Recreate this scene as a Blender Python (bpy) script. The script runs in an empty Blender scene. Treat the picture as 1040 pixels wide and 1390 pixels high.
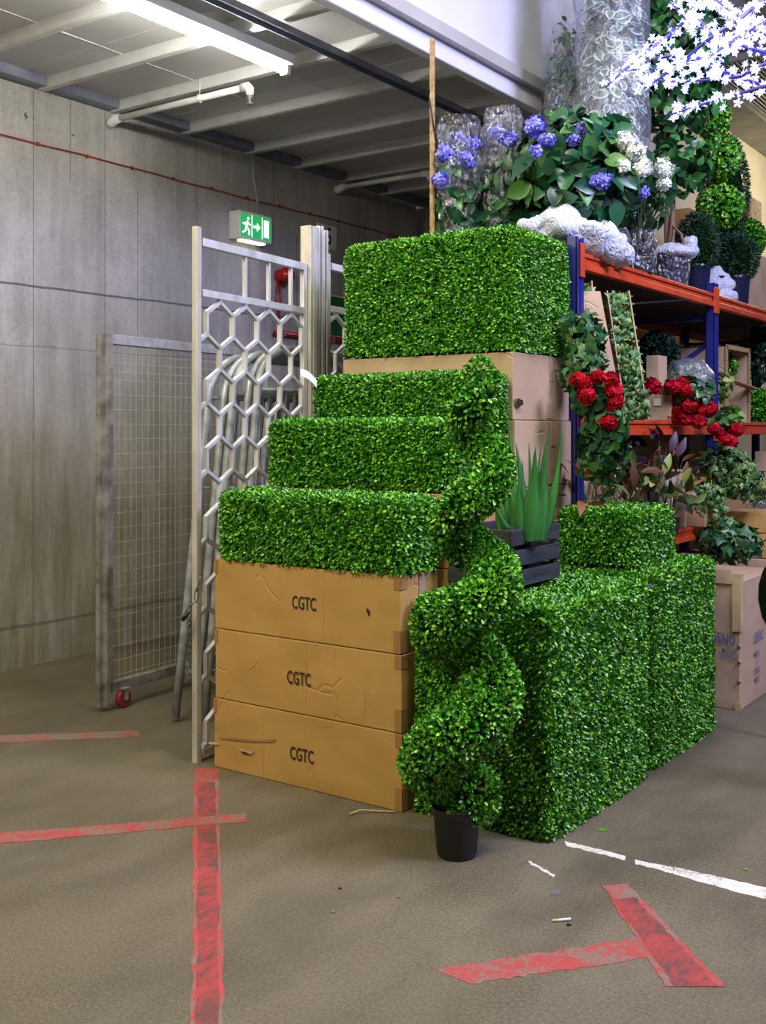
import bpy, math, random
import numpy as np
from mathutils import Vector, Matrix, noise

random.seed(7)
rng = np.random.default_rng(7)
R = math.radians
COL = bpy.context.scene.collection
SC = bpy.context.scene

# ------------------------------------------------------------------ camera
F, CX, HY, EYE = 1470.0, 520.0, 584.0, 1.6
YAW = R(35.28)
SA, CA = math.sin(YAW), math.cos(YAW)
cam_d = bpy.data.cameras.new('camera')
cam = bpy.data.objects.new('camera', cam_d)
COL.objects.link(cam)
cam.location = (0, 0, EYE)
cam.rotation_euler = (R(90), 0, YAW)
cam_d.sensor_fit = 'HORIZONTAL'
cam_d.sensor_width = 36
cam_d.lens = 36 * F / 1040
cam_d.shift_y = -(695 - HY) / 1040
cam_d.clip_end = 100
SC.camera = cam

Rt = Vector((CA, SA, 0)); Fw = Vector((-SA, CA, 0))   # camera right and forward on the floor

# ------------------------------------------------------------------ world, lights, exposure
w = bpy.data.worlds.new('world'); SC.world = w; w.use_nodes = True
w.node_tree.nodes['Background'].inputs[0].default_value = (0.82, 0.86, 1.0, 1)
w.node_tree.nodes['Background'].inputs[1].default_value = 0.06

def area(name, loc, target, sx, sy, power, color):
    d = bpy.data.lights.new(name, 'AREA'); d.shape = 'RECTANGLE'; d.size = sx; d.size_y = sy
    d.energy = power; d.color = color
    o = bpy.data.objects.new(name, d); COL.objects.link(o)
    o.location = loc
    o.rotation_euler = (Vector(target) - Vector(loc)).to_track_quat('-Z', 'Y').to_euler()
    return o
area('hall_lamp_front', (-2.3, -0.6, 5.2), (-3.2, 4.2, 0.9), 1.6, 1.0, 165, (1.0, 0.86, 0.56))
area('added_wall_fill', (-4.6, 1.3, 3.78), (-4.9, 3.0, 0.0), 0.2, 1.5, 62, (1.0, 0.87, 0.55))  # unseen fill light, added to warm the lower left wall
area('hall_lamp_right', (2.0, 5.0, 5.3), (-2.4, 4.8, 1.6), 1.5, 1.5, 400, (0.62, 0.60, 1.0))
area('added_far_fill', (-2.2, 13.5, 4.4), (-3.9, 12.0, 3.9), 1.0, 1.0, 45, (1.0, 0.86, 0.58))  # small light added out of view to brighten the cream wall
area('hall_lamp_overhead', (-0.6, 3.4, 5.6), (-1.2, 3.8, 0), 1.5, 1.5, 150, (1.0, 0.98, 0.93))
VS = SC.view_settings
VS.view_transform = 'Standard'; VS.look = 'None'; VS.gamma = 1; VS.use_curve_mapping = False
VS.exposure = 0.3

# ------------------------------------------------------------------ measurements to points
def P(px, py, d):
    t = (px - CX) / F
    return Vector((d * (-SA + CA * t), d * (CA + SA * t), EYE + (HY - py) / F * d))
def onz(px, py, z=0.0):
    return P(px, py, (z - EYE) * F / (HY - py))
def onx(px, py, x):
    t = (px - CX) / F
    return P(px, py, x / (-SA + CA * t))
def ony(px, py, y):
    t = (px - CX) / F
    return P(px, py, y / (CA + SA * t))

# ------------------------------------------------------------------ materials
def newmat(name):
    m = bpy.data.materials.new(name); m.use_nodes = True
    nt = m.node_tree; b = nt.nodes['Principled BSDF']
    return m, nt, b
def nd(nt, typ, **kw):
    n = nt.nodes.new(typ)
    for k, v in kw.items():
        if k.startswith('i_'): n.inputs[k[2:].replace('_', ' ')].default_value = v
        else: setattr(n, k, v)
    return n
def rgba(c): return (c[0], c[1], c[2], 1)
def coords(nt, scale=(1, 1, 1)):
    tc = nd(nt, 'ShaderNodeTexCoord'); mp = nd(nt, 'ShaderNodeMapping')
    mp.inputs['Scale'].default_value = scale
    nt.links.new(tc.outputs['Object'], mp.inputs[0]); return mp.outputs[0]
def ramp(nt, fac, stops):
    r = nd(nt, 'ShaderNodeValToRGB'); el = r.color_ramp.elements
    while len(el) < len(stops): el.new(0.5)
    for e, (p, c) in zip(el, stops): e.position = p; e.color = rgba(c)
    nt.links.new(fac, r.inputs[0]); return r.outputs[0]
def mixc(nt, fac, a, b, mode='MIX'):
    m = nd(nt, 'ShaderNodeMix', data_type='RGBA', blend_type=mode)
    if isinstance(fac, (int, float)): m.inputs[0].default_value = fac
    else: nt.links.new(fac, m.inputs[0])
    for s, v in ((6, a), (7, b)):
        if isinstance(v, tuple): m.inputs[s].default_value = rgba(v)
        else: nt.links.new(v, m.inputs[s])
    return m.outputs[2]
def noisef(nt, vec, scale, detail=4, rough=0.55):
    n = nd(nt, 'ShaderNodeTexNoise'); n.inputs['Scale'].default_value = scale
    n.inputs['Detail'].default_value = detail; n.inputs['Roughness'].default_value = rough
    nt.links.new(vec, n.inputs['Vector']); return n.outputs[0]
def bump(nt, b, h, strength=0.3, dist=0.01):
    bp = nd(nt, 'ShaderNodeBump'); bp.inputs['Strength'].default_value = strength
    bp.inputs['Distance'].default_value = dist
    nt.links.new(h, bp.inputs['Height']); nt.links.new(bp.outputs[0], b.inputs['Normal'])
def math_(nt, op, a, b=None):
    m = nd(nt, 'ShaderNodeMath', operation=op)
    for i, v in enumerate((a, b)):
        if v is None: continue
        if isinstance(v, (int, float)): m.inputs[i].default_value = v
        else: nt.links.new(v, m.inputs[i])
    return m.outputs[0]

def simple(name, c, rough=0.5, metal=0.0, var=0.15, scale=8, bmp=0.1, c2=None, sc=(1, 1, 1), spec=0.5):
    m, nt, b = newmat(name)
    v = coords(nt, sc); n = noisef(nt, v, scale)
    c2 = c2 or tuple(x * (1 - var * 2) for x in c)
    nt.links.new(ramp(nt, n, [(0.3, c2), (0.65, c)]), b.inputs['Base Color'])
    b.inputs['Roughness'].default_value = rough; b.inputs['Metallic'].default_value = metal
    b.inputs['Specular IOR Level'].default_value = spec
    if bmp: bump(nt, b, n, bmp)
    return m
def leafmat(name, dark, mid, light, rough=0.4, spec=0.5):
    m, nt, b = newmat(name)
    g = nd(nt, 'ShaderNodeNewGeometry')
    nt.links.new(ramp(nt, g.outputs['Random Per Island'], [(0.0, dark), (0.5, mid), (1.0, light)]), b.inputs['Base Color'])
    b.inputs['Roughness'].default_value = rough
    b.inputs['Specular IOR Level'].default_value = spec
    return m
def emit(name, c, s):
    m, nt, b = newmat(name)
    b.inputs['Base Color'].default_value = rgba(c)
    b.inputs['Emission Color'].default_value = rgba(c); b.inputs['Emission Strength'].default_value = s
    return m
def plastic_film(name, tint=(0.9, 0.93, 1.0), gloss=0.35, white=0.0, bs=14, bst=1.0):
    m = bpy.data.materials.new(name); m.use_nodes = True; nt = m.node_tree
    nt.nodes.remove(nt.nodes['Principled BSDF']); out = nt.nodes['Material Output']
    v = coords(nt, (1, 1, 0.6))
    vo = nd(nt, 'ShaderNodeTexVoronoi'); vo.feature = 'DISTANCE_TO_EDGE'; vo.inputs['Scale'].default_value = bs
    wn = nd(nt, 'ShaderNodeTexNoise'); wn.inputs['Scale'].default_value = bs * 0.5
    nt.links.new(v, wn.inputs['Vector'])
    mv = nd(nt, 'ShaderNodeMix', data_type='VECTOR'); mv.inputs[0].default_value = 0.35
    nt.links.new(v, mv.inputs[4]); nt.links.new(wn.outputs[1], mv.inputs[5])
    nt.links.new(mv.outputs[1], vo.inputs['Vector'])
    n2 = noisef(nt, v, bs * 1.5, 5)
    h = math_(nt, 'ADD', vo.outputs[0], math_(nt, 'MULTIPLY', n2, 0.6))
    bp = nd(nt, 'ShaderNodeBump'); bp.inputs['Strength'].default_value = bst; bp.inputs['Distance'].default_value = 0.05
    nt.links.new(h, bp.inputs['Height'])
    tr = nd(nt, 'ShaderNodeBsdfTransparent'); tr.inputs[0].default_value = rgba(tint)
    gl = nd(nt, 'ShaderNodeBsdfGlossy'); gl.inputs['Roughness'].default_value = 0.22
    nt.links.new(bp.outputs[0], gl.inputs['Normal'])
    df = nd(nt, 'ShaderNodeBsdfDiffuse'); df.inputs[0].default_value = (0.62, 0.66, 0.78, 1)
    nt.links.new(bp.outputs[0], df.inputs['Normal'])
    lw = nd(nt, 'ShaderNodeLayerWeight'); lw.inputs[0].default_value = 0.35
    nt.links.new(bp.outputs[0], lw.inputs['Normal'])
    f = math_(nt, 'MINIMUM', math_(nt, 'ADD', math_(nt, 'MULTIPLY', math_(nt, 'POWER', lw.outputs[1], 2.0), gloss * 1.1), gloss * 0.12), 0.9)
    m1 = nd(nt, 'ShaderNodeMixShader'); nt.links.new(f, m1.inputs[0])
    nt.links.new(tr.outputs[0], m1.inputs[1]); nt.links.new(gl.outputs[0], m1.inputs[2])
    m2 = nd(nt, 'ShaderNodeMixShader'); m2.inputs[0].default_value = white
    nt.links.new(m1.outputs[0], m2.inputs[1]); nt.links.new(df.outputs[0], m2.inputs[2])
    nt.links.new(m2.outputs[0], out.inputs[0])
    return m

M = {}
# concrete wall with board seams
def wallmat():
    m, nt, b = newmat('board_marked_concrete')
    v = coords(nt); sx = nd(nt, 'ShaderNodeSeparateXYZ'); nt.links.new(v, sx.inputs[0])
    vs = coords(nt, (1, 1, 0.12)); big = noisef(nt, v, 1.3, 6, 0.6); st = noisef(nt, vs, 9, 6, 0.65); fine = noisef(nt, v, 45, 4, 0.6)
    base = ramp(nt, big, [(0.32, (0.20, 0.19, 0.165)), (0.5, (0.37, 0.355, 0.325)), (0.66, (0.58, 0.555, 0.515))])
    base = mixc(nt, 0.45, base, ramp(nt, st, [(0.3, (0.2, 0.195, 0.18)), (0.6, (0.48, 0.47, 0.45))]))
    base = mixc(nt, 0.2, base, ramp(nt, fine, [(0.35, (0.2, 0.2, 0.19)), (0.65, (0.55, 0.54, 0.52))]))
    # olive stains running down the lower boards, plus painted-in yellower light low down
    zf = nd(nt, 'ShaderNodeMapRange'); zf.inputs[1].default_value = 2.65; zf.inputs[2].default_value = 0.9
    nt.links.new(sx.outputs[2], zf.inputs[0])
    sf = math_(nt, 'MULTIPLY', zf.outputs[0], ramp(nt, st, [(0.32, (1, 1, 1)), (0.68, (0.25, 0.25, 0.25))]))
    base = mixc(nt, math_(nt, 'MULTIPLY', sf, 0.85), base, (0.17, 0.14, 0.05))
    # vertical board joints
    fy = math_(nt, 'FRACT', math_(nt, 'DIVIDE', sx.outputs[1], 0.31))
    seam = math_(nt, 'LESS_THAN', math_(nt, 'ABSOLUTE', math_(nt, 'SUBTRACT', fy, 0.5)), 0.011)
    seamk = math_(nt, 'MULTIPLY', seam, math_(nt, 'GREATER_THAN', noisef(nt, coords(nt, (0, 2.1, 0.25)), 1.6, 1), 0.47))
    base = mixc(nt, math_(nt, 'MULTIPLY', seamk, 0.65), base, (0.07, 0.065, 0.055))
    # each board has its own tone
    wn = nd(nt, 'ShaderNodeTexWhiteNoise', noise_dimensions='1D')
    nt.links.new(math_(nt, 'FLOOR', math_(nt, 'ADD', math_(nt, 'DIVIDE', sx.outputs[1], 0.31), 0.5)), wn.inputs['W'])
    base = mixc(nt, math_(nt, 'MULTIPLY', wn.outputs[0], 0.22), base, (0.2, 0.19, 0.17))
    # pour joint and tide line
    for z, t, k in ((2.585, 0.008, 0.8), (2.17, 0.006, 0.35), (0.28, 0.012, 0.5)):
        dz = math_(nt, 'ABSOLUTE', math_(nt, 'SUBTRACT', math_(nt, 'ADD', sx.outputs[2], math_(nt, 'MULTIPLY', big, 0.05)), z + 0.025))
        base = mixc(nt, math_(nt, 'MULTIPLY', math_(nt, 'LESS_THAN', dz, t), k), base, (0.05, 0.048, 0.04))
    # honeycombed black pits under the ceiling
    pit = math_(nt, 'MULTIPLY', math_(nt, 'GREATER_THAN', sx.outputs[2], 3.68), math_(nt, 'GREATER_THAN', noisef(nt, coords(nt, (1, 1, 0.7)), 11, 5, 0.7), 0.66))
    base = mixc(nt, math_(nt, 'MULTIPLY', pit, 0.85), base, (0.03, 0.03, 0.03))
    nt.links.new(base, b.inputs['Base Color']); b.inputs['Roughness'].default_value = 0.75
    bump(nt, b, math_(nt, 'SUBTRACT', math_(nt, 'ADD', fine, st), seamk), 0.35, 0.01)
    return m
M['wall'] = wallmat()
def floormat():
    m, nt, b = newmat('worn_concrete_floor')
    v = coords(nt)
    big = noisef(nt, v, 0.9, 6, 0.6); mid = noisef(nt, coords(nt, (1, 0.45, 1)), 4, 6, 0.65); fine = noisef(nt, v, 90, 3, 0.6)
    base = ramp(nt, big, [(0.3, (0.075, 0.068, 0.046)), (0.5, (0.125, 0.114, 0.082)), (0.72, (0.185, 0.17, 0.128))])
    base = mixc(nt, 0.5, base, ramp(nt, mid, [(0.3, (0.075, 0.067, 0.05)), (0.65, (0.21, 0.195, 0.155))]))
    base = mixc(nt, 0.3, base, ramp(nt, fine, [(0.35, (0.07, 0.065, 0.05)), (0.7, (0.36, 0.34, 0.29))]))
    vo = nd(nt, 'ShaderNodeTexVoronoi'); vo.feature = 'DISTANCE_TO_EDGE'; vo.inputs['Scale'].default_value = 0.45
    mv = nd(nt, 'ShaderNodeMix', data_type='VECTOR'); mv.inputs[0].default_value = 0.03
    nz = nd(nt, 'ShaderNodeTexNoise'); nz.inputs['Scale'].default_value = 3; nt.links.new(v, nz.inputs['Vector'])
    nt.links.new(v, mv.inputs[4]); nt.links.new(nz.outputs[1], mv.inputs[5]); nt.links.new(mv.outputs[1], vo.inputs['Vector'])
    crack = math_(nt, 'LESS_THAN', vo.outputs[0], 0.0012)
    crack = math_(nt, 'MULTIPLY', crack, math_(nt, 'GREATER_THAN', big, 0.56))
    base = mixc(nt, math_(nt, 'MULTIPLY', crack, 0.15), base, (0.05, 0.045, 0.035))
    vs = nd(nt, 'ShaderNodeTexVoronoi'); vs.inputs['Scale'].default_value = 42; nt.links.new(v, vs.inputs['Vector'])
    sp = math_(nt, 'LESS_THAN', vs.outputs[0], 0.09)
    base = mixc(nt, math_(nt, 'MULTIPLY', sp, 0.6), base, (0.4, 0.38, 0.32))
    base = mixc(nt, 1.0, base, (0.80, 0.745, 0.61), 'MULTIPLY')
    pat = noisef(nt, coords(nt, (1.0, 0.5, 1)), 1.7, 5, 0.6)
    base = mixc(nt, ramp(nt, pat, [(0.5, (0, 0, 0)), (0.68, (.5, .5, .5))]), base, (0.045, 0.04, 0.03))
    nt.links.new(base, b.inputs['Base Color'])
    nt.links.new(ramp(nt, mid, [(0.3, (0.5, 0.5, 0.5)), (0.7, (0.72, 0.72, 0.72))]), b.inputs['Roughness'])
    bump(nt, b, math_(nt, 'ADD', mid, math_(nt, 'MULTIPLY', fine, 0.25)), 0.2, 0.006)
    return m
M['floor'] = floormat()
def paintmat(name, c, wear=0.42, under=(0.17, 0.155, 0.125), streak=(1, 1, 1)):
    m, nt, b = newmat(name)
    a = noisef(nt, coords(nt, streak), 38, 8, 0.8); a2 = noisef(nt, coords(nt), 6, 4, 0.6)
    s = math_(nt, 'ADD', math_(nt, 'MULTIPLY', a, 0.6), math_(nt, 'MULTIPLY', a2, 0.4))
    base = ramp(nt, s, [(wear - 0.06, under), (wear + 0.04, c), (0.75, tuple(min(1, x * 1.25 + 0.03) for x in c))])
    nt.links.new(base, b.inputs['Base Color']); b.inputs['Roughness'].default_value = 0.7
    return m
M['red_paint'] = paintmat('worn_red_paint', (0.36, 0.045, 0.042), 0.49)
M['red_paint_edge'] = paintmat('scratched_red_paint', (0.34, 0.05, 0.045), 0.53)
M['red_tape'] = paintmat('black_rubbed_red_paint', (0.30, 0.04, 0.038), 0.50, (0.10, 0.05, 0.042), (1, .35, 1))
M['white_paint'] = paintmat('worn_white_paint', (0.62, 0.6, 0.54), 0.45)

def cardmat(name, c, c2):
    m, nt, b = newmat(name)
    v = nd(nt, 'ShaderNodeNewGeometry').outputs['Position']; n = noisef(nt, v, 2.5, 5, 0.6); f = noisef(nt, coords(nt, (9, 9, .3)), 14, 2); k = noisef(nt, v, 3.2, 2, 0.4)
    base = ramp(nt, n, [(0.3, c2), (0.62, c)])
    base = mixc(nt, 0.05, base, ramp(nt, f, [(0.35, tuple(x * 0.72 for x in c)), (0.65, tuple(min(1, x * 1.15) for x in c))]))
    nt.links.new(base, b.inputs['Base Color']); b.inputs['Roughness'].default_value = 0.62
    wr = nd(nt, 'ShaderNodeTexVoronoi'); wr.feature = 'DISTANCE_TO_EDGE'; wr.inputs['Scale'].default_value = 6.3
    wm = nd(nt, 'ShaderNodeMix', data_type='VECTOR'); wm.inputs[0].default_value = 0.3
    wn = nd(nt, 'ShaderNodeTexNoise'); wn.inputs['Scale'].default_value = 2.2; nt.links.new(v, wn.inputs['Vector'])
    nt.links.new(v, wm.inputs[4]); nt.links.new(wn.outputs[1], wm.inputs[5]); nt.links.new(wm.outputs[1], wr.inputs['Vector'])
    crease = math_(nt, 'MULTIPLY', math_(nt, 'MINIMUM', wr.outputs[0], 0.03), math_(nt, 'GREATER_THAN', k, 0.6))
    h = math_(nt, 'ADD', math_(nt, 'MULTIPLY', k, 1.0), math_(nt, 'MULTIPLY', crease, 3.0))
    bump(nt, b, h, 0.9, 0.03)
    return m
M['card'] = cardmat('brown_cardboard', (0.50, 0.305, 0.095), (0.44, 0.26, 0.075))
M['card_pale'] = cardmat('pale_cardboard', (0.50, 0.36, 0.23), (0.43, 0.30, 0.185))
M['card_inside'] = cardmat('cardboard_inside', (0.42, 0.28, 0.14), (0.34, 0.22, 0.11))
M['tape'] = simple('brown_packing_tape', (0.36, 0.2, 0.075), 0.25, bmp=0.1, var=0.08)
M['tape_clear'] = simple('pale_packing_tape', (0.42, 0.31, 0.21), 0.22, bmp=0.2, var=0.06)
M['fold'] = simple('pale_crease', (0.56, 0.36, 0.16), 0.6, bmp=0)
M['tag_purple'] = simple('dull_purple', (0.16, 0.15, 0.28), 0.5, bmp=0)
M['ink'] = simple('black_print', (0.03, 0.018, 0.012), 0.7, bmp=0)
M['ink_blue'] = simple('blue_print', (0.13, 0.17, 0.36), 0.7, bmp=0)
M['paper'] = simple('white_paper', (0.8, 0.8, 0.8), 0.6, bmp=0, var=0.03)
M['hedge'] = leafmat('boxwood_leaf', (0.008, 0.075, 0.004), (0.045, 0.29, 0.008), (0.30, 0.70, 0.05), 0.33, 0.5)
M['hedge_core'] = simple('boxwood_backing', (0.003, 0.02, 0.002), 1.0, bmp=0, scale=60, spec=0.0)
M['topiary'] = leafmat('topiary_leaf', (0.01, 0.09, 0.005), (0.055, 0.32, 0.012), (0.32, 0.72, 0.06), 0.33, 0.5)
M['cedar'] = leafmat('cedar_leaf', (0.008, 0.035, 0.02), (0.015, 0.06, 0.03), (0.04, 0.11, 0.05), 0.6, 0.3)
M['hydr_leaf'] = leafmat('hydrangea_leaf', (0.005, 0.045, 0.022), (0.012, 0.09, 0.035), (0.07, 0.20, 0.035), 0.35, 0.5)
M['ivy'] = leafmat('ivy_leaf', (0.01, 0.065, 0.028), (0.035, 0.15, 0.05), (0.2, 0.33, 0.12), 0.4, 0.4)
M['ivy_rim'] = leafmat('ivy_pale_rim', (0.02, 0.10, 0.02), (0.09, 0.24, 0.04), (0.34, 0.48, 0.14), 0.5)
M['ficus'] = leafmat('ficus_leaf', (0.006, 0.04, 0.016), (0.012, 0.08, 0.025), (0.05, 0.22, 0.04), 0.35)
M['varieg'] = leafmat('variegated_leaf', (0.06, 0.13, 0.08), (0.12, 0.22, 0.14), (0.2, 0.32, 0.18), 0.45)
M['varieg_rim'] = leafmat('variegated_rim', (0.5, 0.56, 0.5), (0.65, 0.7, 0.62), (0.8, 0.82, 0.76), 0.5)
M['brown_leaf'] = leafmat('autumn_leaf', (0.09, 0.03, 0.012), (0.22, 0.09, 0.035), (0.35, 0.2, 0.07), 0.5)
M['olive_leaf'] = leafmat('olive_leaf', (0.04, 0.08, 0.02), (0.14, 0.22, 0.04), (0.34, 0.4, 0.1), 0.5)
M['purple_leaf'] = leafmat('plum_leaf', (0.03, 0.015, 0.03), (0.07, 0.035, 0.06), (0.13, 0.07, 0.1), 0.5)
M['blue_flower'] = leafmat('blue_petal', (0.1, 0.1, 0.55), (0.2, 0.19, 0.8), (0.42, 0.42, 0.95), 0.5)
M['white_flower'] = leafmat('white_petal', (0.6, 0.7, 0.6), (0.8, 0.86, 0.8), (0.92, 0.94, 0.92), 0.5)
M['red_flower'] = leafmat('red_petal', (0.10, 0.001, 0.004), (0.40, 0.003, 0.012), (0.72, 0.008, 0.03), 0.75, 0.15)
M['aloe'] = simple('aloe_skin', (0.045, 0.20, 0.035), 0.33, scale=7, c2=(0.012, 0.075, 0.022), sc=(1, 1, 0.3))
M['bark'] = simple('bark', (0.24, 0.13, 0.085), 0.75, scale=14, c2=(0.1, 0.055, 0.04), sc=(1, 1, 0.2), bmp=0.5)
M['steel'] = simple('galvanised_steel', (0.52, 0.53, 0.58), 0.45, 0.4, scale=18, c2=(0.34, 0.345, 0.37))
M['alu'] = simple('brushed_aluminium', (0.74, 0.75, 0.82), 0.45, 0.3, scale=10, c2=(0.5, 0.5, 0.5), sc=(1, 1, 0.3))
M['alu_worn'] = simple('scuffed_aluminium', (0.70, 0.68, 0.62), 0.5, 0.35, scale=9, c2=(0.36, 0.34, 0.3), sc=(1, 1, 0.25))
M['tube_steel'] = simple('grey_steel_tube', (0.40, 0.44, 0.49), 0.36, 0.3, scale=12, c2=(0.2, 0.22, 0.235))
M['dark_steel'] = simple('weathered_steel', (0.36, 0.35, 0.33), 0.5, 0.3, scale=10, c2=(0.12, 0.11, 0.09))
M['wire'] = simple('wire', (0.6, 0.6, 0.56), 0.45, 0.3, bmp=0)
M['red_wheel'] = simple('red_castor', (0.22, 0.022, 0.02), 0.4)
M['black_plastic'] = simple('black_plastic', (0.008, 0.008, 0.009), 0.42, bmp=0.05)
M['gloss_black'] = simple('gloss_black', (0.006, 0.006, 0.007), 0.08, bmp=0)
M['ceil'] = simple('ceiling_panel', (0.50, 0.49, 0.47), 0.3, scale=1.5, c2=(0.42, 0.41, 0.39), bmp=0.05)
M['joist'] = simple('cream_joist', (0.66, 0.66, 0.64), 0.4, scale=6, c2=(0.55, 0.55, 0.53), bmp=0.05)
M['white_paint_metal'] = simple('white_coated_metal', (0.74, 0.75, 0.79), 0.42, scale=2, c2=(0.69, 0.70, 0.75), bmp=0.03)
M['rail'] = simple('blue_grey_rail', (0.26, 0.28, 0.36), 0.4, 0.4)
M['white_plastic'] = simple('white_plastic', (0.78, 0.78, 0.76), 0.35, bmp=0, var=0.04)
M['tube'] = emit('fluorescent_tube', (1.0, 0.97, 0.90), 75)
M['sign_green'] = emit('green_sign_lit', (0.02, 0.36, 0.10), 0.7)
M['sign_white'] = emit('white_sign_lit', (0.85, 1.0, 0.8), 1.1)
M['sign_lamp'] = emit('sign_lamp', (1.0, 0.95, 0.7), 2.0)
M['green_board'] = simple('green_board', (0.01, 0.16, 0.045), 0.45, bmp=0)
M['orange'] = simple('orange_beam', (0.60, 0.075, 0.02), 0.35, scale=9, c2=(0.42, 0.045, 0.012), sc=(1, 1, 1), bmp=0.08)
M['blue_post'] = simple('blue_upright', (0.02, 0.025, 0.20), 0.35, scale=9, bmp=0.05)
M['shelf'] = simple('shelf_board', (0.05, 0.04, 0.03), 0.7)
M['plywood'] = simple('plywood', (0.55, 0.31, 0.12), 0.6, c2=(0.38, 0.2, 0.075), sc=(1, 0.2, 6), scale=5)
M['crate'] = simple('charcoal_wood', (0.05, 0.055, 0.065), 0.55, scale=10, c2=(0.022, 0.024, 0.03), sc=(1, 0.3, 4), bmp=0.3)
M['cane'] = simple('rope_wound_cane', (0.42, 0.27, 0.1), 0.6, scale=40, c2=(0.2, 0.12, 0.05))
M['red_pipe'] = simple('red_pipe', (0.36, 0.05, 0.03), 0.45, bmp=0)
M['red_alarm'] = simple('red_alarm', (0.42, 0.01, 0.015), 0.25, bmp=0)
M['film'] = plastic_film('clear_film', gloss=0.85, white=0.04)
M['film_soft'] = plastic_film('misty_film', gloss=0.45, white=0.13, bs=7)
M['bubble'] = plastic_film('bubble_wrap', gloss=0.3, white=0.86, bs=20, bst=.5)
M['pot_blue'] = simple('blue_black_pot', (0.015, 0.018, 0.06), 0.25, bmp=0)
M['cream_wall'] = simple('cream_plaster', (0.60, 0.55, 0.42), 0.7, scale=3, c2=(0.52, 0.47, 0.36))
M['concrete'] = simple('grey_concrete', (0.30, 0.29, 0.26), 0.8, scale=5, c2=(0.2, 0.19, 0.17))
M['grille'] = simple('dark_grille', (0.035, 0.035, 0.04), 0.5, bmp=0)
M['led'] = emit('led_petal', (0.40, 0.42, 1.0), 1.9)
M['led_branch'] = simple('led_branch', (0.10, 0.08, 0.32), 0.5, bmp=0)
M['soil'] = simple('moss', (0.03, 0.07, 0.02), 0.9)
M['chain'] = simple('chain', (0.3, 0.29, 0.26), 0.35, 0.9, bmp=0)
M['cable_grey'] = simple('grey_conduit', (0.3, 0.32, 0.36), 0.4, bmp=0)
M['straw'] = simple('straw', (0.6, 0.48, 0.24), 0.6, bmp=0)
M['litter'] = simple('litter', (0.55, 0.5, 0.42), 0.7, bmp=0)

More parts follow.
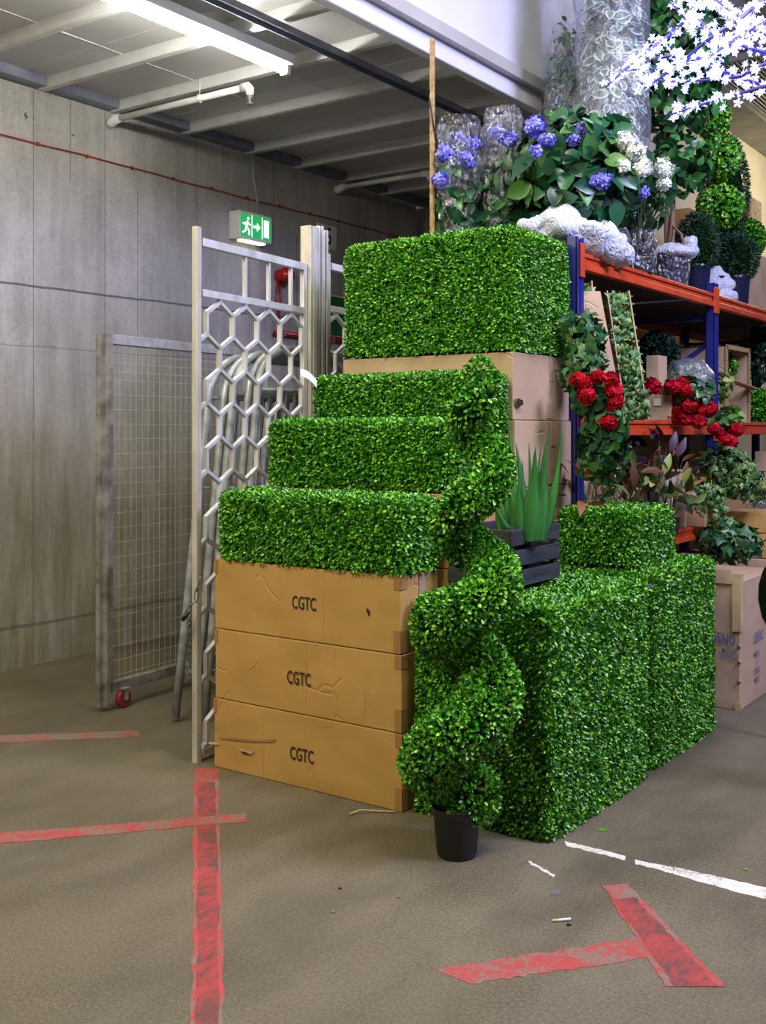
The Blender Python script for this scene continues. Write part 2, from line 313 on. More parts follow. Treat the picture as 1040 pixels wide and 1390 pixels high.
# ------------------------------------------------------------------ mesh tools
ORG = {}
class MB:
    """Collects geometry in world coordinates, builds ONE mesh object."""
    def __init__(s): s.v = []; s.f = []; s.m = []; s.cur = 0
    def add(s, vs, fs):
        o = len(s.v); s.v += [tuple(x) for x in vs]
        for f in fs: s.f.append(tuple(i + o for i in f)); s.m.append(s.cur)
        return s
    def box(s, x0, x1, y0, y1, z0, z1):
        vs = [(x, y, z) for z in (z0, z1) for y in (y0, y1) for x in (x0, x1)]
        return s.add(vs, [(0, 2, 3, 1), (4, 5, 7, 6), (0, 1, 5, 4), (2, 6, 7, 3), (0, 4, 6, 2), (1, 3, 7, 5)])
    def bar(s, p, q, wd, ht, up=(0, 0, 1)):
        p, q = Vector(p), Vector(q); a = (q - p).normalized(); up = Vector(up)
        r = a.cross(up)
        if r.length < 1e-4: r = a.cross(Vector((0, 1, 0)))
        r.normalize(); u = r.cross(a).normalized()
        vs = []
        for e in (p, q):
            for i, j in ((-1, -1), (1, -1), (1, 1), (-1, 1)): vs.append(e + r * i * wd / 2 + u * j * ht / 2)
        return s.add(vs, [(0, 1, 2, 3), (7, 6, 5, 4), (0, 4, 5, 1), (1, 5, 6, 2), (2, 6, 7, 3), (3, 7, 4, 0)])
    def tube(s, pts, r, n=8, cap=True):
        pts = [Vector(p) for p in pts]; rs = r if isinstance(r, (list, tuple)) else [r] * len(pts)
        vs = []; fs = []; prev = None
        for i, p in enumerate(pts):
            t = (pts[min(i + 1, len(pts) - 1)] - pts[max(i - 1, 0)])
            if t.length < 1e-9: t = Vector((0, 0, 1))
            t.normalize()
            if prev is None:
                prev = t.cross(Vector((0, 0, 1)))
                if prev.length < 1e-3: prev = t.cross(Vector((0, 1, 0)))
            prev = (prev - t * prev.dot(t)).normalized(); u = t.cross(prev)
            for k in range(n):
                a = 2 * math.pi * k / n
                vs.append(p + (prev * math.cos(a) + u * math.sin(a)) * rs[i])
        for i in range(len(pts) - 1):
            for k in range(n):
                fs.append((i * n + k, i * n + (k + 1) % n, (i + 1) * n + (k + 1) % n, (i + 1) * n + k))
        if cap: fs += [tuple(range(n - 1, -1, -1)), tuple(range((len(pts) - 1) * n, len(pts) * n))]
        return s.add(vs, fs)
    def lathe(s, c, prof, n=28, jit=0.0, axis=None):
        vs = []; fs = []; c = Vector(c)
        for r, z in prof:
            for k in range(n):
                a = 2 * math.pi * k / n; rr = r * (1 + jit * math.sin(a * 5 + z * 30))
                vs.append(c + Vector((rr * math.cos(a), rr * math.sin(a), z)))
        for i in range(len(prof) - 1):
            for k in range(n):
                fs.append((i * n + k, i * n + (k + 1) % n, (i + 1) * n + (k + 1) % n, (i + 1) * n + k))
        return s.add(vs, fs)
    def prism(s, poly, nrm, th):
        """planar polygon (list of points) given a thickness along nrm"""
        n = len(poly); nv = Vector(nrm).normalized() * th
        vs = [Vector(p) for p in poly] + [Vector(p) + nv for p in poly]
        fs = [tuple(range(n - 1, -1, -1)), tuple(range(n, 2 * n))] + [(i, (i + 1) % n, n + (i + 1) % n, n + i) for i in range(n)]
        return s.add(vs, fs)
    def build(s, name, mat, parent=None, smooth=False, bevel=0.0, sub=0):
        V = np.array(s.v, dtype=np.float64).reshape(-1, 3)
        if parent is not None: org = np.array(ORG[parent.name])
        else:
            mn, mx = V.min(0), V.max(0); org = np.array([(mn[0] + mx[0]) / 2, (mn[1] + mx[1]) / 2, mn[2]])
        me = bpy.data.meshes.new(name)
        me.from_pydata((V - org).tolist(), [], s.f)
        mats = mat if isinstance(mat, list) else [mat]
        for q in mats: me.materials.append(M[q])
        if len(mats) > 1: me.polygons.foreach_set('material_index', s.m)
        if smooth: me.polygons.foreach_set('use_smooth', [True] * len(me.polygons))
        me.update()
        o = bpy.data.objects.new(name, me); COL.objects.link(o)
        if parent is not None: o.parent = parent
        else: o.location = org
        ORG[o.name] = tuple(org)
        if bevel:
            b = o.modifiers.new('bevel', 'BEVEL'); b.width = bevel; b.segments = 2; b.limit_method = 'ANGLE'; b.angle_limit = R(40)
        if sub:
            b = o.modifiers.new('sub', 'SUBSURF'); b.levels = b.render_levels = sub
        return o
def tag(o, label, cat, group=None):
    o['label'] = label; o['category'] = cat
    if group: o['group'] = group
    return o
def thing(name, loc, label, cat, group=None):
    o = bpy.data.objects.new(name, None); COL.objects.link(o); o.location = loc
    o.empty_display_size = 0.05
    ORG[o.name] = tuple(loc); return tag(o, label, cat, group)
def struct(name, mb, mat, **kw):
    o = mb.build(name, mat, **kw); o['kind'] = 'structure'; return o
def text(parent, s, origin, xdir, udir, size, mat='ink', squeeze=0.72, name='printed_letters', thick=0.0006):
    cu = bpy.data.curves.new('t', 'FONT'); cu.body = s; cu.size = 1; cu.align_x = 'CENTER'; cu.align_y = 'CENTER'
    cu.offset = 0.012; cu.resolution_u = 3
    to = bpy.data.objects.new('t', cu); COL.objects.link(to)
    dg = bpy.context.evaluated_depsgraph_get(); me = to.evaluated_get(dg).to_mesh()
    X = Vector(xdir).normalized(); U = Vector(udir).normalized(); N = X.cross(U)
    vs = [Vector(origin) + X * (v.co.x * size * squeeze) + U * (v.co.y * size) + N * thick for v in me.vertices]
    fs = [tuple(p.vertices) for p in me.polygons]
    to.evaluated_get(dg).to_mesh_clear(); bpy.data.objects.remove(to); bpy.data.curves.remove(cu)
    mb = MB(); mb.add(vs, fs)
    return mb.build(name, mat, parent)

# ---- baked leaf instancing
def T_box():   # small rounded boxwood leaf
    return (np.array([(0, 0, 0), (.35, .27, .07), (.75, .24, .06), (1, 0, -.02), (.75, -.24, .06), (.35, -.27, .07)]), [(0, 1, 2, 3), (0, 3, 4, 5)], [0, 0])
def T_broad(wd=.34, droop=.25, n=5):
    vs = []; fs = []
    for i in range(n + 1):
        t = i / n; hw = wd * (math.sin(math.pi * min(1, t * 1.02 + 0.02)) ** 0.75) if 0 < t < 1 else 0.02
        z = -droop * t * t
        vs += [(t, hw, z + hw * .3), (t, 0, z), (t, -hw, z + hw * .3)]
    for i in range(n):
        a = i * 3
        fs += [(a, a + 3, a + 4, a + 1), (a + 1, a + 4, a + 5, a + 2)]
    return np.array(vs), fs, [0] * len(fs)
def T_rim():   # leaf with a pale rim
    V, Fc, m = T_broad(.22, .2, 4); vs = V.tolist(); fs = list(Fc); k = len(vs); mm = [0] * len(fs)
    n = 4
    for i in range(n + 1):
        t = i / n; c = V[i * 3 + 1]; e0, e1 = V[i * 3], V[i * 3 + 2]
        t2 = (t - .5) * 1.18 + .5
        ex = 0.11 if 0 < i < n else 0.03
        vs += [(t2, e0[1] + ex, e0[2]), (t2, e1[1] - ex, e1[2])]
    for i in range(n):
        a = i * 3; b = k + i * 2
        fs += [(b, b + 2, a + 3, a), (a + 2, a + 5, b + 3, b + 1)]; mm += [1, 1]
    return np.array(vs), fs, mm
def T_ivy(rim=False):
    pr = [(0, 0.05), (.0, .34), (.22, .28), (.34, .5), (.52, .22), (1, 0), (.52, -.22), (.34, -.5), (.22, -.28), (0, -.34)]
    vs = [(.33, 0, .06)] + [(a, b, -.1 * abs(b) - .12 * max(0, a - .3)) for a, b in pr]
    n = len(pr); fs = [(0, 1 + i, 1 + (i + 1) % n) for i in range(n)]; mm = [0] * n
    if rim:
        k = len(vs)
        vs += [(.33 + (a - .33) * .72, b * .7, .01 + .02) for a, b in pr]
        vs[0] = (.33, 0, .08)
        fs = [(0, k + i, k + (i + 1) % n) for i in range(n)] + [(k + i, 1 + i, 1 + (i + 1) % n, k + (i + 1) % n) for i in range(n)]
        mm = [0] * n + [1] * n
    return np.array(vs), fs, mm
def T_star(n=4, wd=.3):
    vs = [(0, 0, 0)]; fs = []
    for k in range(n):
        a = 2 * math.pi * k / n; c, s_ = math.cos(a), math.sin(a); b = len(vs)
        for r, o, z in ((.55, wd, .1), (1, 0, .06), (.55, -wd, .1)): vs.append((r * c - o * s_, r * s_ + o * c, z))
        fs.append((0, b + 2, b + 1, b))
    return np.array(vs), fs, [0] * len(fs)
def T_needle():
    return (np.array([(0, 0, 0), (.5, .12, .03), (1, 0, 0), (.5, -.12, .03)]), [(0, 1, 2, 3)], [0])

def unit(a): return a / np.maximum(np.linalg.norm(a, axis=1, keepdims=True), 1e-9)
def bake(Pn, A, C, S, T):
    """instances: origin Pn, along A, normal hint C, scale S -> (V, faces, mats)"""
    V0, F0, m0 = T; n = len(Pn); A = unit(A); B = unit(np.cross(C, A)); C2 = np.cross(A, B)
    V = Pn[:, None, :] + S[:, None, None] * (V0[None, :, 0:1] * A[:, None, :] + V0[None, :, 1:2] * B[:, None, :] + V0[None, :, 2:3] * C2[:, None, :])
    return V.reshape(-1, 3), F0, m0, n, len(V0)
def leaf_object(name, parts, mats, parent=None, core=None, smooth=True):
    """parts: list of (bake result, material offset); core: MB with own faces using material index len-1"""
    allV = []; loops = []; starts = []; tot = []; mi = []; base = 0; ls = 0
    def addfaces(fa, mats_):
        nonlocal ls
        k = fa.shape[1]; nf = len(fa)
        loops.append(fa.reshape(-1)); starts.append(ls + np.arange(nf) * k); tot.append(np.full(nf, k)); mi.append(mats_); ls += nf * k
    for (V, F0, m0, n, k), off in parts:
        allV.append(V); offs = base + np.arange(n) * k
        for f, m_ in zip(F0, m0):
            addfaces(offs[:, None] + np.array(f)[None, :], np.full(n, m_ + off))
        base += len(V)
    if core is not None:
        allV.append(np.array(core.v, dtype=float))
        for f in core.f: addfaces(np.array([f]) + base, np.array([len(mats) - 1]))
        base += len(core.v)
    V = np.concatenate(allV)
    if parent is not None: org = np.array(ORG[parent.name])
    else:
        mn, mx = V.min(0), V.max(0); org = np.array([(mn[0] + mx[0]) / 2, (mn[1] + mx[1]) / 2, mn[2]])
    V = V - org
    me = bpy.data.meshes.new(name)
    me.vertices.add(len(V)); me.vertices.foreach_set('co', V.astype(np.float32).ravel())
    L = np.concatenate(loops); S_ = np.concatenate(starts); Tt = np.concatenate(tot)
    me.loops.add(len(L)); me.loops.foreach_set('vertex_index', L.astype(np.int32))
    me.polygons.add(len(S_)); me.polygons.foreach_set('loop_start', S_.astype(np.int32))
    me.polygons.foreach_set('loop_total', Tt.astype(np.int32))
    for q in mats: me.materials.append(M[q])
    me.polygons.foreach_set('material_index', np.concatenate(mi).astype(np.int32))
    me.update(calc_edges=True); me.validate()
    if smooth: me.polygons.foreach_set('use_smooth', np.ones(len(S_), dtype=bool))
    o = bpy.data.objects.new(name, me); COL.objects.link(o)
    if parent is not None: o.parent = parent
    else: o.location = org
    ORG[o.name] = tuple(org)
    return o
def rnd(n): return unit(rng.normal(size=(n, 3)))
def scatter(Pn, N, size, T, tilt=1.0, out=0.55, var=0.35, up=0.0):
    n = len(Pn); t = np.cross(N, rnd(n)); A = unit(t) * tilt + N * out + rnd(n) * 0.25; A[:, 2] += up
    C = N + rnd(n) * 0.55
    S = size * (1 - var / 2 + rng.random(n) * var)
    return bake(Pn, A, C, S, T)
def ellipsoid_pts(n, c, r, inner=0.75):
    d = rnd(n); k = inner + (1 - inner) * rng.random((n, 1)) ** 0.5
    r = np.array(r if hasattr(r, '__len__') else (r, r, r), dtype=float)
    return np.array(c) + d * k * r, unit(d / r)

# ------------------------------------------------------------------ SETTING
mb = MB(); mb.box(-6.4, 8, -3, 16, -0.1, 0); struct('floor', mb, 'floor')
mb = MB(); mb.box(-6.41, -6.21, -1, 9.37, 0, 3.93); struct('wall_left', mb, 'wall')
mb = MB(); mb.box(-6.41, -3.95, 9.6, 9.8, 0, 3.95); struct('wall_back', mb, 'concrete')
mb = MB(); mb.box(-4.1, -3.9, 8.0, 16, 0, 5.0); struct('wall_right', mb, 'cream_wall')
mb = MB(); mb.box(-6.41, -3.5, -1, 9.8, 4.0, 4.08); struct('ceiling', mb, 'ceil')
mb = MB(); mb.box(-6.21, -6.1, -1, 9.6, 3.935, 4.0); struct('trim_1', mb, 'rail')
mb = MB()
for y in np.arange(0.2, 9.5, 1.33): mb.box(-6.1, -3.6, y + 0.30, y + 0.304, 3.997, 4.0)
for x in (-5.35, -4.75): mb.box(x, x + 0.008, -1, 9.6, 3.996, 4.0)
struct('trim_2', mb, 'joist')
# fascia of the raised floor
mb = MB(); mb.box(-3.60, -3.56, 0.2, 7.0, 3.88, 5.6); mb.box(-3.62, -3.56, 0.2, 7.0, 3.878, 3.884)
struct('trim_3', mb, 'white_paint_metal')
mb = MB(); mb.box(-3.68, -3.62, 7.0, 7.9, 3.95, 5.6); struct('trim_4', mb, 'joist')
# roof beam and louvres at the far right
mb = MB(); mb.box(-3.9, -3.45, 8.0, 16, 5.0, 5.12); mb.box(-3.45, -3.0, 8, 16, 5.12, 5.5); struct('trim_5', mb, 'concrete')
mb = MB(); mb.box(-4.1, 8, 6.5, 16, 6.4, 6.6); struct('ceiling_far', mb, 'concrete')
t = thing('louvred_vent', (-3.2, 11.5, 5.1), 'dark louvred vent in the sloping concrete roof edge, top right', 'vent')
mb = MB()
for k in range(14):
    x = -3.42 + k * 0.045; mb.bar((x, 10.2, 5.08), (x, 12.8, 5.08), 0.03, 0.012, (0.5, 0, 1))
mb.build('louvre', 'grille', t)
mb = MB(); mb.bar((-3.46, 10.15, 5.07), (-3.46, 12.85, 5.07), 0.05, 0.06); mb.bar((-2.78, 10.15, 5.07), (-2.78, 12.85, 5.07), 0.05, 0.06)
mb.bar((-3.46, 10.15, 5.07), (-2.78, 10.15, 5.07), 0.05, 0.06); mb.box(-3.44, -2.8, 10.15, 12.85, 5.10, 5.115)
mb.build('vent_frame', 'concrete', t)

# ceiling joists
for i, y in enumerate((2.70, 3.36, 4.02, 4.68, 5.31, 6.02, 6.76, 7.38, 8.04, 8.71)):
    mb = MB(); mb.box(-6.2, -3.62, y, y + 0.005, 3.93, 4.0); mb.box(-6.2, -3.62, y + 0.005, y + 0.055, 3.925, 3.931)
    mb.box(-6.2, -3.62, y + 0.05, y + 0.055, 3.931, 3.945)
    if i == 5:
        for k in range(26): mb.box(-6.15 + k * 0.095, -6.11 + k * 0.095, y + 0.015, y + 0.035, 3.922, 3.926)
    o = mb.build('ceiling_joist', 'joist')
    near = ['runs over the near end of the tube light', 'passes behind the middle of the tube light', 'nearest the top left corner', 'second from the left edge, above the bare wall',
            'just before the white sprinkler pipe', 'with a row of slots, right behind the white sprinkler pipe', 'over the green exit sign',
            'behind the one over the exit sign', 'beside the far sprinkler pipe', 'farthest, low over the leaf cube'][i]
    tag(o, 'pale steel ceiling joist ' + near, 'ceiling joist', 'joists under the raised floor')
# long dark rail beneath the ceiling
mb = MB(); mb.box(-4.08, -4.0, -0.5, 9.4, 3.90, 3.908); mb.box(-4.08, -4.072, -0.5, 9.4, 3.87, 3.90); mb.box(-4.008, -4.0, -0.5, 9.4, 3.87, 3.90)
tag(mb.build('cable_tray', 'rail'), 'long blue-grey cable tray under the ceiling beside the tube light', 'cable tray')
# fluorescent batten
t = thing('tube_light', (-4.38, 4.5, 3.8), 'lit white fluorescent tube light fixed under the ceiling', 'light')
mb = MB(); mb.box(-4.44, -4.32, 3.55, 5.16, 3.865, 3.925); mb.build('housing', 'white_paint_metal', t, bevel=0.006)
mb = MB(); mb.tube([(-4.38, 3.6, 3.835), (-4.38, 5.1, 3.835)], 0.026, 16); mb.build('fluorescent_tube', 'tube', t, smooth=True)
for y in (3.58, 5.14):
    mb = MB(); mb.box(-4.41, -4.35, y - 0.02, y + 0.02, 3.80, 3.866); mb.build('end_cap', 'white_plastic', t, bevel=0.006)
# sprinkler pipes
def sprinkler(y, x1, label):
    t = thing('sprinkler_pipe', (-6.2, y, 3.86), label, 'pipe')
    mb = MB(); mb.tube([(-6.15, y, 3.86), (x1, y, 3.86)], 0.022, 12); mb.build('pipe', 'white_plastic', t, smooth=True)
    mb = MB(); mb.tube([(-6.2, y, 3.84), (-6.165, y, 3.845), (-6.14, y, 3.86), (-6.08, y, 3.86)], [0.036, 0.04, 0.036, 0.03], 14); mb.build('wall_elbow', 'white_plastic', t, smooth=True)
    mb = MB(); mb.tube([(x1 - 0.03, y, 3.86), (x1 + 0.02, y, 3.86), (x1 + 0.04, y, 3.84), (x1 + 0.04, y, 3.80)], [0.03, 0.032, 0.03, 0.026], 12); mb.build('end_elbow', 'white_plastic', t, smooth=True)
    mb = MB(); mb.lathe((x1 + 0.04, y, 3.74), [(0.0, 0), (0.022, 0.0), (0.022, 0.006), (0.006, 0.01), (0.008, 0.03), (0.016, 0.034), (0.016, 0.06)], 12); mb.build('sprinkler_head', 'dark_steel', t, smooth=True)
    mb = MB()
    xm = (-6.2 + x1) / 2 + 0.25
    mb.tube([(xm, y + 0.026 * math.cos(a), 3.86 + 0.026 * math.sin(a)) for a in np.linspace(-math.pi / 2, 1.5 * math.pi, 13)], 0.005, 6)
    mb.tube([(xm, y, 3.886), (xm, y, 3.99)], 0.004, 6); mb.build('pipe_hanger', 'white_plastic', t, smooth=True)
sprinkler(5.30, -4.86, 'white sprinkler pipe with elbow and head near the tube light')
sprinkler(8.00, -5.2, 'short white sprinkler pipe at far end of the concrete wall')

# red alarm cable and fittings on the wall
t = thing('alarm_cable', (-6.2, 5, 3.5), 'thin red cable clipped along the concrete wall', 'cable')
mb = MB(); pts = [(-6.2, y, 3.556 + 0.002 * math.sin(y * 9) - 0.005 * math.sin(y * 2.1)) for y in np.arange(2.5, 9.36, 0.08)]
mb.tube(pts, 0.0065, 6); mb.build('cable', 'red_pipe', t, smooth=True)
for y in np.arange(3.0, 9.3, 0.42):
    mb = MB(); mb.box(-6.21, -6.19, y - 0.008, y + 0.008, 3.546, 3.57); mb.build('cable_clip', 'red_pipe', t)
mb = MB(); mb.tube([(-6.195, 6.86, 3.93), (-6.195, 6.86, 3.72), (-6.195, 6.89, 3.62), (-6.17, 6.9, 3.42)], 0.012, 8)
tag(mb.build('conduit', 'cable_grey', smooth=True), 'grey conduit running from ceiling down to the exit sign', 'conduit')

# exit sign
ys, ye, zb, zt, xf = 6.57, 6.97, 3.18, 3.41, -6.09
t = thing('exit_sign', (-6.15, 6.77, 3.18), 'lit green exit sign box on the concrete wall', 'sign')
mb = MB(); mb.box(-6.208, xf, ys, ye, zb, zt); mb.build('housing', 'white_plastic', t, bevel=0.005)
mb = MB(); mb.box(xf - 0.002, xf + 0.004, ys + 0.015, ye - 0.015, zb + 0.02, zt - 0.02); mb.build('green_panel', 'sign_green', t)
X0 = xf + 0.005
def sp(u, v): return (X0, ys + 0.02 + u * 0.36, zb + 0.025 + v * 0.18)
mb = MB()
def pol(pts): mb.prism([sp(u, v) for u, v in pts], (1, 0, 0), 0.001)
pol([(.40, .44), (.52, .44), (.52, .30), (.64, .5), (.52, .70), (.52, .56), (.40, .56)])       # arrow
pol([(.76, .1), (.93, .1), (.93, .9), (.76, .9)])                                              # door
mb.build('arrow_and_door', 'sign_white', t)
mb = MB()
pol([(.19, .78), (.22, .74), (.26, .78), (.26, .86), (.22, .9), (.19, .86)])
pol([(.12, .62), (.2, .72), (.24, .66), (.2, .42), (.13, .42)])
pol([(.13, .44), (.2, .44), (.14, .2), (.03, .1), (.02, .17), (.1, .26)])
pol([(.16, .44), (.21, .44), (.28, .26), (.27, .06), (.22, .06), (.23, .24)])
pol([(.2, .7), (.23, .64), (.32, .56), (.31, .5), (.22, .56)])
pol([(.13, .62), (.15, .56), (.07, .5), (.02, .58), (.06, .6)])
mb.build('running_figure', 'sign_white', t)
mb = MB()
for u in (.345, .70): mb.prism([sp(u, 0), sp(u + .012, 0), sp(u + .012, 1), sp(u, 1)], (1, 0, 0), 0.0012)
mb.build('divider', 'sign_lamp', t)
mb = MB(); mb.box(-6.17, -6.11, ys + 0.06, ye - 0.06, zb - 0.014, zb + 0.002); mb.build('down_light', 'sign_lamp', t)

# fire alarm bell
c = onx(389, 374, -6.13)
t = thing('alarm_bell', (c.x, c.y, c.z), 'red fire alarm bell on the concrete wall behind the honeycomb panel', 'alarm')
mb = MB(); mb.tube([(-6.205, c.y - .02, c.z), (-6.13, c.y - .02, c.z)], 0.058, 24); mb.build('backplate', 'red_alarm', t, smooth=False, bevel=0.004)
mb = MB(); mb.tube([(-6.13, c.y, c.z), (-6.10, c.y, c.z), (-6.075, c.y, c.z), (-6.06, c.y, c.z)], [0.075, 0.073, 0.05, 0.01], 28); mb.build('gong', 'red_alarm', t, smooth=True)
mb = MB()
for k in (-1, 1): mb.tube([(-6.19, c.y - 0.03 + k * 0.012, c.z - 0.05), (-6.195, c.y - 0.03 + k * 0.03, c.z - 0.2), (-6.2, c.y - 0.03 + k * 0.004, c.z - 0.42), (-6.2, c.y - 0.02 + k * .012, c.z - 0.62)], 0.008, 6)
mb.build('cable', 'red_alarm', t, smooth=True)
t = thing('red_pipe', (-6.17, 7.9, 2.3), 'short horizontal red pipe low on the concrete wall', 'pipe')
zz = onx(415, 456, -6.17).z
mb = MB(); mb.tube([(-6.17, 7.1, zz), (-6.17, 9.2, zz)], 0.02, 10); mb.build('pipe', 'red_alarm', t, smooth=True)
for y in (7.2, 7.9, 8.5):
    mb = MB(); mb.box(-6.21, -6.145, y, y + 0.02, zz - 0.03, zz + 0.03); mb.build('bracket', 'dark_steel', t)
# number plate and green board on the wall
c = onx(446, 322, -6.2)
t = thing('number_plate', c, 'white number plate 5 on the wall above the aluminium posts', 'sign')
mb = MB(); mb.box(-6.209, -6.2, c.y - 0.17, c.y + 0.12, c.z - 0.11, c.z + 0.11); mb.build('plate', 'paper', t)
text(t, '5', (-6.1995, c.y + 0.01, c.z), (0, 1, 0), (0, 0, 1), 0.22, name='numeral')
c = onx(456, 425, -6.2)
t = thing('green_notice', c, 'green notice board on the wall behind the leaf cube', 'sign')
mb = MB(); mb.box(-6.209, -6.19, c.y - 0.2, c.y + 0.2, c.z - 0.22, c.z + 0.16); mb.build('board', 'green_board', t)
mb = MB()
for a, b_ in (((-.2, -.22), (.2, -.215)), ((-.2, .15), (.2, .16)), ((.185, -.22), (.2, .16))): mb.box(-6.19, -6.186, c.y + a[0], c.y + b_[0], c.z + a[1], c.z + b_[1])
mb.build('border', 'paper', t)

# ------------------------------------------------------------------ floor markings
def strip(pts_px, halfpx_l, halfpx_r=None):
    """polygon on the floor from left edge list and right edge list in image measurements"""
    return [onz(x, y) for x, y in pts_px]
def marking(poly, mat, label, zt=0.0015, name='floor_line'):
    mb = MB(); mb.prism([(p.x, p.y, 0.0002) for p in poly], (0, 0, 1), zt)
    return tag(mb.build(name, mat), label, 'floor marking')
def ragged(pl, pr, n=26, j=0.006):
    out = []
    for a, b in (pl, pr):
        A, B_ = onz(*a), onz(*b); seg = []
        d = (B_ - A).normalized(); nn = Vector((-d.y, d.x, 0))
        for i in range(n + 1):
            seg.append(A.lerp(B_, i / n) + nn * random.uniform(-j, j))
        out.append(seg)
    return out[0] + out[1][::-1]
t = tag(MB().prism([(p.x, p.y, 0.0002) for p in ragged(((264, 1043), (260, 1420)), ((297, 1043), (304, 1420)))], (0, 0, 1), 0.0012).build('floor_line', 'red_paint'),
    'long worn red floor line running from the cartons to the camera', 'floor marking')
MB().prism([(p.x, p.y, 0.0014) for p in ragged(((268, 1062), (266, 1420)), ((293, 1062), (299, 1420)))], (0, 0, 1), 0.0004).build('rubbed_middle', 'red_tape', t)
marking(ragged(((-140, 1143), (334, 1104)), ((-140, 1158), (335, 1116)), 34, 0.007), 'red_paint', 'red floor line crossing the long one, in front of the honeycomb panel', 0.002)
marking(ragged(((-60, 1001), (188, 992)), ((-60, 1011), (188, 1000)), 20, 0.01), 'red_paint_edge', 'faint red floor line beneath the mesh cage castor')
t = marking(ragged(((818, 1203), (905, 1340)), ((852, 1200), (985, 1340)), 20, 0.006), 'red_paint', 'short diagonal red floor line beside the white line', 0.002)
MB().prism([(p.x, p.y, 0.0022) for p in ragged(((833, 1222), (915, 1340)), ((862, 1219), (975, 1340)))], (0, 0, 1), 0.0004).build('rubbed_middle', 'red_tape', t)
marking(ragged(((590, 1316), (905, 1268)), ((640, 1336), (930, 1292)), 30, 0.008), 'red_paint', 'wide red floor line meeting the diagonal one at the bottom edge', 0.0012)
t = thing('floor_line', onz(900, 1180), 'broken white floor line leading away from the leaf blocks to the right', 'floor marking')
for a, b, c_, d_ in (((766, 1142), (850, 1162), (768, 1148), (849, 1168)), ((862, 1167), (915, 1178), (862, 1173), (914, 1186)), ((914, 1177), (1100, 1218), (914, 1187), (1100, 1238))):
    MB().prism([(p.x, p.y, 0.0002) for p in ragged((a, b), (c_, d_), 22, 0.005)], (0, 0, 1), 0.0012).build('paint_dash', 'white_paint', t)
marking(ragged(((716, 1171), (752, 1191)), ((718, 1169), (754, 1188)), 12, 0.004), 'white_paint', 'small white chalk stroke on the floor right of the pot')
# bits of litter
def bit(px, py, s, mat, name, label, cat, h=0.004):
    c = onz(px, py); mb = MB(); n = 7
    mb.prism([(c.x + s * random.uniform(.5, 1) * math.cos(a), c.y + s * random.uniform(.4, .9) * math.sin(a), 0.0008) for a in np.linspace(0, 5.4, n)], (0, 0, 1), h)
    tag(mb.build(name, mat), label, cat)
c = onz(768, 1250); mb = MB(); mb.tube([(c.x - .018, c.y - .02, .005), (c.x + .012, c.y + .012, .005)], 0.0045, 8); 
t = tag(mb.build('cigarette_end', 'paper', smooth=True), 'white and orange cigarette end on the floor', 'litter')
mb = MB(); mb.tube([(c.x - .032, c.y - .034, .005), (c.x - .018, c.y - .02, .005)], 0.0047, 8); mb.build('filter', 'straw', t, smooth=True)
bit(756, 1215, 0.022, 'film_soft', 'plastic_scrap', 'crumpled clear plastic scrap on the floor by the pot', 'litter', 0.012)
bit(817, 1127, 0.022, 'hedge', 'fallen_leaf', 'loose green leaf on floor beside the leaf block', 'leaf', 0.003)
bit(1012, 1181, 0.012, 'hedge', 'fallen_leaf', 'tiny green leaf on the floor right of the white line', 'leaf', 0.003)
bit(452, 1239, 0.011, 'cane', 'debris', 'small brown crumb on the floor in the middle foreground', 'litter', 0.006)
bit(462, 1207, 0.008, 'crate', 'debris', 'small dark crumb on the floor above the brown one', 'litter', 0.005)
bit(541, 1219, 0.009, 'brown_leaf', 'debris', 'reddish crumb on the floor left of the pot', 'litter', 0.004)
bit(772, 1256, 0.010, 'ink', 'debris', 'black speck touching the cigarette end', 'litter', 0.004)
mb = MB(); pp = [onz(475, 1107), onz(490, 1104), onz(512, 1103), onz(537, 1104)]
mb.tube([(p.x, p.y, 0.006 + 0.008 * (i == 1)) for i, p in enumerate(pp)], 0.004, 6)
tag(mb.build('packing_strap', 'straw', smooth=True), 'short pale strap lying at the foot of the lettered cartons', 'strap')

